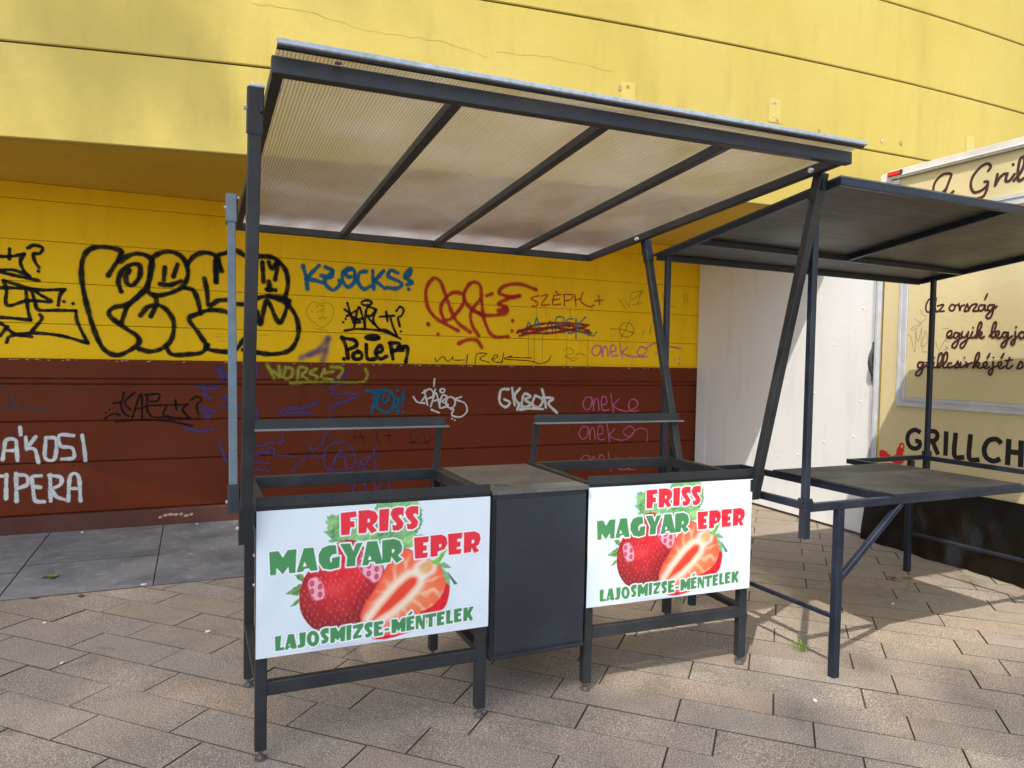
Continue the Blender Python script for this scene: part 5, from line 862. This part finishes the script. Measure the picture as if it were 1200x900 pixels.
for x in (-.012, RX+.004):
    m_ = MB(); m_.bar((x, .02, .955), (x, .02, 1.02), .03, .04); m_.bar((x, .72, .93), (x, .72, 1.0), .03, .04); m_.build('post_bracket', STEELD, st)
m_ = MB(); m_.cyl((-.002, .035, .72), (-.010, .035, .72), .006, 8); m_.build('bolt', BOLT, st); m_ = MB(); m_.cyl((-.002, .035, .84), (-.010, .035, .84), .006, 8); m_.build('bolt', BOLT, st)
# roof frame: z rises to the right at the front, falls slightly at the rear
def rz(x, y):
    zf = 2.573+(2.606-2.573)*x/RX; zr = 2.436+(2.424-2.436)*x/RX
    return zf+(zr-zf)*(y+.555)/(1.83+.555)
YF, YR = -.555, 1.83
def rb(p, q, w, h, name, par=st, mat=STEEL, ref=(0, 0, 1)):
    m_ = MB(); m_.bar((p[0], p[1], rz(*p)), (q[0], q[1], rz(*q)), w, h, ref); return m_.build(name, mat, par)
rb((-.004, YF+.02), (RX+.012, YF+.02), .056, .042, 'roof_beam'); rb((0, YR-.018), (RX+.01, YR-.018), .046, .036, 'roof_beam')
for x in (.018, RX-.012): rb((x, YF+.042), (x, YR-.037), .046, .036, 'roof_beam')
for xa, xb in ((.638, .66), (1.258, 1.30), (1.873, 1.925)): rb((xa, YF+.042), (xb, YR-.037), .040, .040, 'rafter')
# brackets where posts meet the side beams
for x, y in ((-.01, -.37), (-.01, 1.12), (RX+.008, -.362), (RX+.008, 1.13)):
    s = -1 if x < 1 else 1
    m_ = MB(); z = rz(max(0, min(RX, x)), y); m_.cyl((x-.0*s, y, z-.005), (x+.05*s, y, z-.005), .008, 10); m_.build('bolt', BOLT, st); m_ = MB(); m_.cyl((x-.052*s, y, z-.005), (x-.028*s, y, z-.005), .013, 8); m_.build('bolt', BOLT, st)
    m_ = MB(); m_.bar((x+.012*s, y-.01, z-.10), (x+.012*s, y, z-.02), .05, .006, (0, 1, 0)); m_.build('bracket', STEELD, st)
# polycarbonate sheet with ridges running front to back, and the aluminium edge profile
def sheet():
    m_ = MB(); x0, x1, y0, y1 = .006, RX+.006, -.628, YR+.012; n = 240
    off = .0295
    for k_ in (0, 1):
        for i in range(n+1):
            x = x0+(x1-x0)*i/n; rip = .0012*(i % 2)
            for y in (y0, y1): m_.v.append((x, y, rz(x, y)+off+(.009 if k_ else 0)+rip))
    N = 2*(n+1)
    for i in range(n):
        a = 2*i; m_.f.append((a, a+1, a+3, a+2)); b = N+2*i; m_.f.append((b, b+2, b+3, b+1)); m_.f += [(a, a+2, b+2, b), (a+1, b+1, b+3, a+3)]
    m_.f += [(0, N, N+1, 1), (2*n, 2*n+1, N+2*n+1, N+2*n)]
    return m_
sheet().build('roof_sheet', PC, st)
m_ = MB(); m_.bar((.004, -.632, rz(0, -.632)+.036), (RX+.006, -.632, rz(RX, -.632)+.036), .018, .022, (0, 0, 1)); m_.build('edge_profile', simple('white_aluminium', (.30, .34, .37), .35, .3, (.48, .50, .52), 40), st)
m_ = MB(); m_.bar((.004, -.618, rz(0, -.62)+.024), (RX+.006, -.618, rz(RX, -.62)+.024), .006, .02, (0, 0, 1)); m_.build('edge_seal', STEELD, st)
# clamp pads holding the sheet
m_ = MB()
for x, y in ((.2, -.575), (.9, -.575), (1.45, -.575), (1.9, -.575)): (m_.v or m_.cyl((x, y, rz(x, y)+.024), (x, y, rz(x, y)+.0285), .012, 12))
m_.build('sealing_pad', simple('grey_pad', (.2, .17, .2), .6), st)

# ------------------------------------------------------------------ blue stall with plywood roof and table
b2 = thing('market_stall', (3.8, .3, 0), 'dark blue tubular market stall with black board roof and table beside the cream trailer', 'market stall')
def bb(p, q, w, h, name, mat=BLUE, ref=(0, 0, 1), par=b2):
    m_ = MB(); m_.bar(p, q, w, h, ref); return m_.build(name, mat, par)
FY, RY, LX_, RX_ = -.271, .945, 2.665, 5.17
zr_ = .915
bb((LX_-.005, FY, zr_), (RX_, FY, zr_), .042, .034, 'frame_rail'); bb((LX_+.005, FY+.018, zr_), (LX_+.005, RY, zr_), .04, .03, 'frame_rail')
bb((LX_+.02, RY, zr_), (3.30, RY, zr_), .04, .03, 'frame_rail'); bb((4.33, RY, zr_), (RX_, RY, zr_), .035, .03, 'frame_rail'); bb((RX_-.02, RY-.016, zr_), (RX_-.02, FY+.018, zr_), .035, .03, 'frame_rail')
bb((3.275, FY+.018, zr_), (3.295, RY+.015, zr_), .04, .03, 'frame_rail'); bb((4.345, FY+.018, zr_), (4.345, RY-.016, zr_), .038, .028, 'frame_rail'); bb((3.31, .60, zr_), (4.33, .60, zr_), .03, .028, 'frame_rail')
# slightly warped board
m_ = MB(); nx_, ny_ = 16, 10
for k_ in (0, 1):
    for i in range(nx_+1):
        for j in range(ny_+1):
            x = 3.262+(4.362-3.262)*i/nx_; y = -.286+(.615+.286)*j/ny_; m_.v.append((x, y, .9375+.012*k_+.004*math.sin(i/nx_*math.pi)*math.sin(j/ny_*3)))
N = (nx_+1)*(ny_+1)
for i in range(nx_):
    for j in range(ny_):
        a = i*(ny_+1)+j; m_.f.append((a, a+1, a+ny_+2, a+ny_+1)); m_.f.append((N+a, N+a+ny_+1, N+a+ny_+2, N+a+1))
for i in range(nx_):
    a = i*(ny_+1); m_.f.append((a, a+ny_+1, N+a+ny_+1, N+a)); a += ny_; m_.f.append((a, N+a, N+a+ny_+1, a+ny_+1))
for j in range(ny_):
    m_.f.append((j, N+j, N+j+1, j+1)); a = nx_*(ny_+1)+j; m_.f.append((a, a+1, N+a+1, N+a))
m_.build('table_top', TTOP, b2)
bb((3.27, FY-.0175, .938), (4.36, FY-.0175, .938), .024, .003, 'edge_strip')
for x, y in ((2.868, FY), (2.868, .91), (5.02, FY), (5.02, .938)): bb((x, y, .0), (x, y, .895), .042, .042, 'leg', ref=(1, 0, 0))
bb((2.885, FY, .52), (3.33, FY, .89), .03, .03, 'brace', ref=(0, 1, 0)); bb((5.0, FY, .52), (4.56, FY, .89), .03, .03, 'brace', ref=(0, 1, 0))
for x in (2.855, 5.02):
    m_ = MB(); m_.cyl((x, FY+.015, .322), (x, .92, .312), .0135, 12); m_.build('stretcher', BLUE, b2)
# posts carried in collars outside the frame corners
for x, y in ((2.622, FY-.005), (2.625, RY), (RX_+.028, RY-.01), (RX_+.028, FY-.005)):
    zt_ = 2.55-.125*(y+.43)
    ps = bb((x, y, .962), (x, y, zt_-.02), .034, .034, 'post', ref=(1, 0, 0)); m_ = MB(); m_.bar((x, y, .76), (x, y, .958), .042, .042, (1, 0, 0)); m_.bar((x, y, .925), (x, y, .965), .056, .05, (1, 0, 0)); m_.bar((x+.045 if x < 3 else x-.045, y, .915), (x, y, .915), .03, .03); m_.cyl((x-.04, y-.01, .945), (x+.04, y-.01, .945), .008, 8); m_.build('collar', BLUE, ps)
def bz(y): return 2.524+(y+.447)*(2.345-2.524)/(1.02+.447)
RL, RR, RF, RB_ = 2.6, 5.22, -.447, 1.03
def rbb(p, q, w, h, name): return bb((p[0], p[1], bz(p[1])-.0), (q[0], q[1], bz(q[1])), w, h, name)
rbb((RL-.012, RF), (RR+.012, RF), .036, .026, 'roof_rail'); rbb((RL, RB_), (RR, RB_+.05), .04, .026, 'roof_rail'); rbb((RL, RF+.014), (RL, RB_-.014), .036, .026, 'roof_rail'); rbb((RR, RF+.014), (RR, RB_+.03), .036, .026, 'roof_rail')
rbb((RL+.014, .63), (RR-.014, .72), .036, .034, 'roof_batten'); rbb((3.885, RF+.014), (3.925, .64), .036, .034, 'roof_batten')
def rboard(x0, x1, y0, y1):
    m_ = MB(); z0, z1 = bz(y0)+.0195, bz(y1)+.0195
    vs = [(x0, y0, z0), (x1, y0, z0), (x1, y1, z1), (x0, y1, z1)]; vs += [(x, y, z+.009) for x, y, z in vs]
    m_.add(vs, [(3, 2, 1, 0), (4, 5, 6, 7), (0, 1, 5, 4), (1, 2, 6, 5), (2, 3, 7, 6), (3, 0, 4, 7)]); m_.build('roof_board', PLY, b2)
rboard(RL-.01, 3.90, RF-.01, .655); rboard(3.903, RR+.01, RF-.01, .655); rboard(RL-.01, RR+.01, .658, RB_+.05)

# ------------------------------------------------------------------ small things on the ground
def leaf_pile(name, x, y, mat, label, cat, n=6, r=.05, green=False):
    m_ = MB()
    for i in range(n):
        a = random.uniform(0, 6.28); d = random.uniform(0, r); cx, cy = x+d*math.cos(a), y+d*math.sin(a); L_ = random.uniform(.02, .045); t = random.uniform(0, 6.28); w = L_*.35
        ex, ey = math.cos(t), math.sin(t); z = .004+random.uniform(0, .012)
        m_.add([(cx-ex*L_, cy-ey*L_, z), (cx-ey*w, cy+ex*w, z+random.uniform(.003, .012)), (cx+ex*L_, cy+ey*L_, z+random.uniform(0, .008)), (cx+ey*w, cy-ex*w, z+random.uniform(.001, .008))], [(0, 1, 2, 3)])
    o = m_.build(name, mat, org=(x, y, 0)); return tag(o, label, cat)
def tuft(x, y):
    m_ = MB()
    for i in range(46):
        a = random.uniform(0, 6.28); L_ = random.uniform(.03, .085); b = random.uniform(.3, 1.5); bx, by = x+random.uniform(-.035, .035), y+random.uniform(-.03, .03)
        dx, dy = math.cos(a)*b, math.sin(a)*b; w = .0017; px_, py_ = -math.sin(a)*w, math.cos(a)*w
        p1 = (bx+dx*L_*.4, by+dy*L_*.4, L_*.75); p2 = (bx+dx*L_*.95, by+dy*L_*.95, L_*.9)
        m_.add([(bx-px_, by-py_, -.005), (bx+px_, by+py_, -.005), (p1[0]+px_, p1[1]+py_, p1[2]), (p1[0]-px_, p1[1]-py_, p1[2]), p2], [(0, 1, 2, 3), (3, 2, 4)])
    o = m_.build('grass_tuft', LEAFG, org=(x, y, 0)); return tag(o, 'small green grass tuft growing from a paver joint by the blue table leg', 'grass tuft')
tuft(2.98, .05)
leaf_pile('leaf_litter', -1.17, 3.05, LEAFG, 'small green leaf sprig lying on the grey slabs', 'leaf', 16, .055)
leaf_pile('leaf_litter', 4.72, .82, LEAFD, 'dry brown leaf under the blue table', 'leaf', 5, .04)
leaf_pile('leaf_litter', 4.87, .80, LEAFG, 'dull green leaf under the blue table beside a dry one', 'leaf', 5, .04)
leaf_pile('leaf_litter', -.92, 2.52, LEAFD, 'brown leaf crumb at the slab edge', 'leaf', 4, .02)
def scrap(x, y, L_, w, rot, mat, label):
    m_ = MB(); c, s = math.cos(rot), math.sin(rot); pts = []
    for px_, py_ in ((-L_, -w*.6), (-L_*.2, -w), (L_, -w*.5), (L_*.8, w), (-L_*.5, w*.8)): pts.append((x+px_*c-py_*s, y+px_*s+py_*c))
    m_.add([(a, b, .0035+random.uniform(0, .006)) for a, b in pts]+[(a, b, .0015) for a, b in pts], [(0, 1, 2, 3, 4), (9, 8, 7, 6, 5), (0, 5, 6, 1), (1, 6, 7, 2), (2, 7, 8, 3), (3, 8, 9, 4), (4, 9, 5, 0)]); o = m_.build('paper_scrap', mat, org=(x, y, 0)); return tag(o, label, 'litter')
def gp(px, py):
    d = R2*((px-600)/FPX)-U2*((py-450)/FPX)+_f; t = -CAM[2]/d.z; return CAM[0]+d.x*t, CAM[1]+d.y*t
LIT = [(-.152, 1.55, .016, .008, 'white paper scrap on the pavers left of the stall'), (-1.05, 2.05, .009, .006, 'tiny white crumb on the left pavers below the leaf'), (-.86, 1.36, .012, .007, 'white pebble-sized scrap near a paver joint at far left'),
       (-1.15, 4.46, .03, .012, 'flat white scrap against the brown plinth'), (-.2, 4.48, .015, .007, 'small pale chip beside the plinth'), (-.55, 2.64, .02, .01, 'pale scrap on the slab edge'),
       (2.56, -.44, .012, .008, 'white speck of litter on the front pavers by the right banner leg'), (4.2, .42, .012, .008, 'white speck of litter under the black table')]
for x, y, L_, w, lb in LIT: scrap(x, y, L_, w, random.uniform(0, 3), PAPER, lb)
scrap(-.99, 2.22, .012, .006, .3, ORANGE, 'small orange scrap on the left pavers')
m_ = MB()
for i in range(420):
    x = random.uniform(-3, 5.4); y = random.uniform(-1.6, 4.4) if random.random() < .6 else random.uniform(4.3, 4.53); r_ = random.uniform(.0015, .005)
    if x > 1.5 and y > 4: continue
    a = random.uniform(0, 6); m_.add([(x+r_*math.cos(a+t), y+r_*math.sin(a+t), .001+(t % 2)*.002) for t in (0, 1.6, 3.1, 4.6)]+[(x, y, .002+r_)], [(0, 1, 4), (1, 2, 4), (2, 3, 4), (3, 0, 4)])
tag(m_.build('grit', simple('grit', (.3, .27, .22), .9, 0, (.55, .5, .42), 50)), kind='stuff')

# ------------------------------------------------------------------ plane trees on the street side, out of frame, casting the dappled shade
def tree(x, y, h, blobs, nleaf, label, lsize=.09):
    t = thing('plane_tree', (x, y, 0), label, 'tree', 'street trees behind the viewer')
    m_ = MB(); p = Vector((x, y, 0)); r = .28; 
    for i in range(8):
        q = p+Vector((random.uniform(-.1, .1), random.uniform(-.1, .1), h/8)); r2 = r*.9; m_.cyl(p, q, r, 12, r2); p = q; r = r2
    top = p
    for bx, by, bz_, br, _ in blobs:
        a = Vector((x, y, h*random.uniform(.55, .9))); b = Vector((bx, by, bz_)); mid = (a+b)/2+Vector((0, 0, .4)); m_.cyl(a, mid, .07, 8, .03); m_.cyl(mid, b, .03, 8, .012)
    m_.build('trunk', BARK, t)
    tot = sum(w for *_, w in blobs); vs = []; fs = []
    for bx, by, bz_, br, w in blobs:
        n = int(nleaf*w/tot); ncl = max(6, n//26)
        cl = rng.normal(size=(ncl, 3)); cl /= np.linalg.norm(cl, axis=1)[:, None]; cl *= (rng.random(ncl)**.45)[:, None]*br; cl[:, 2] *= .7
        pts = cl[rng.integers(0, ncl, n)]+rng.normal(size=(n, 3))*.20
        pts += [bx, by, bz_]
        d = rng.normal(size=(n, 3)); d /= np.linalg.norm(d, axis=1)[:, None]; e = np.cross(d, rng.normal(size=(n, 3))); e /= np.linalg.norm(e, axis=1)[:, None]
        s = (lsize*rng.uniform(.7, 1.3, n))[:, None]
        q = np.stack([pts-d*s, pts+e*s*.6, pts+d*s, pts-e*s*.6], 1).reshape(-1, 3); o = len(vs)
        vs.extend(map(tuple, q)); fs.extend([(o+4*i, o+4*i+1, o+4*i+2, o+4*i+3) for i in range(n)])
    o3 = ORG[t.name]; me = bpy.data.meshes.new('crown'); me.from_pydata([(a-o3[0], b-o3[1], c) for a, b, c in vs], [], fs); me.materials.append(CROWN)
    o = bpy.data.objects.new('crown', me); COL.objects.link(o); o.parent = t
def up(gx, gy, h): return gx-.55*h, gy-.50*h, h      # point at height h on the sun line over (gx, gy)
blobs = []
for gx, gy, h, r_, w in ((-3.5, 2.2, 24, 2.3, 1.3), (-1.6, 2.6, 25, 1.7, 1.2), (-1.8, .4, 23, 2.0, 1.3), (.2, 1.0, 24, 1.6, 1.2), (1.0, -.6, 22, 1.5, 1.), (.6, 2.7, 25, 1.4, .9), (-.5, -1.4, 22, 1.6, 1.), (-4.5, -.2, 23, 2.2, 1.2),
    (-2.6, 4.3, 25, 1.5, 1.), (-1.2, 4.0, 24, 1.1, .6), (.1, -2.8, 22, 1.5, .8)):
    blobs.append(up(gx, gy, h)+(r_, w))
tree(-15.2, -11.8, 18, blobs, 18500, 'tall plane tree with dense crown standing left behind the viewer', .10)
blobs = []
for gx, gy, h, r_, w in ((1.0, 5.5, 27, 1.5, .42), (-.6, 6.2, 27, 1.2, .25), (4.2, 6.3, 27, 1.4, .22), (6.6, 6.4, 26, 1.3, .2), (3.6, -1.8, 24, 1.2, .45), (5.2, -1.0, 24, .8, .25), (11.5, 7.2, 27, 1.6, .3)):
    blobs.append(up(gx, gy, h)+(r_, w))
tree(-7.5, -13.5, 18, blobs, 5000, 'tall thin-crowned plane tree standing right behind the viewer', .10)
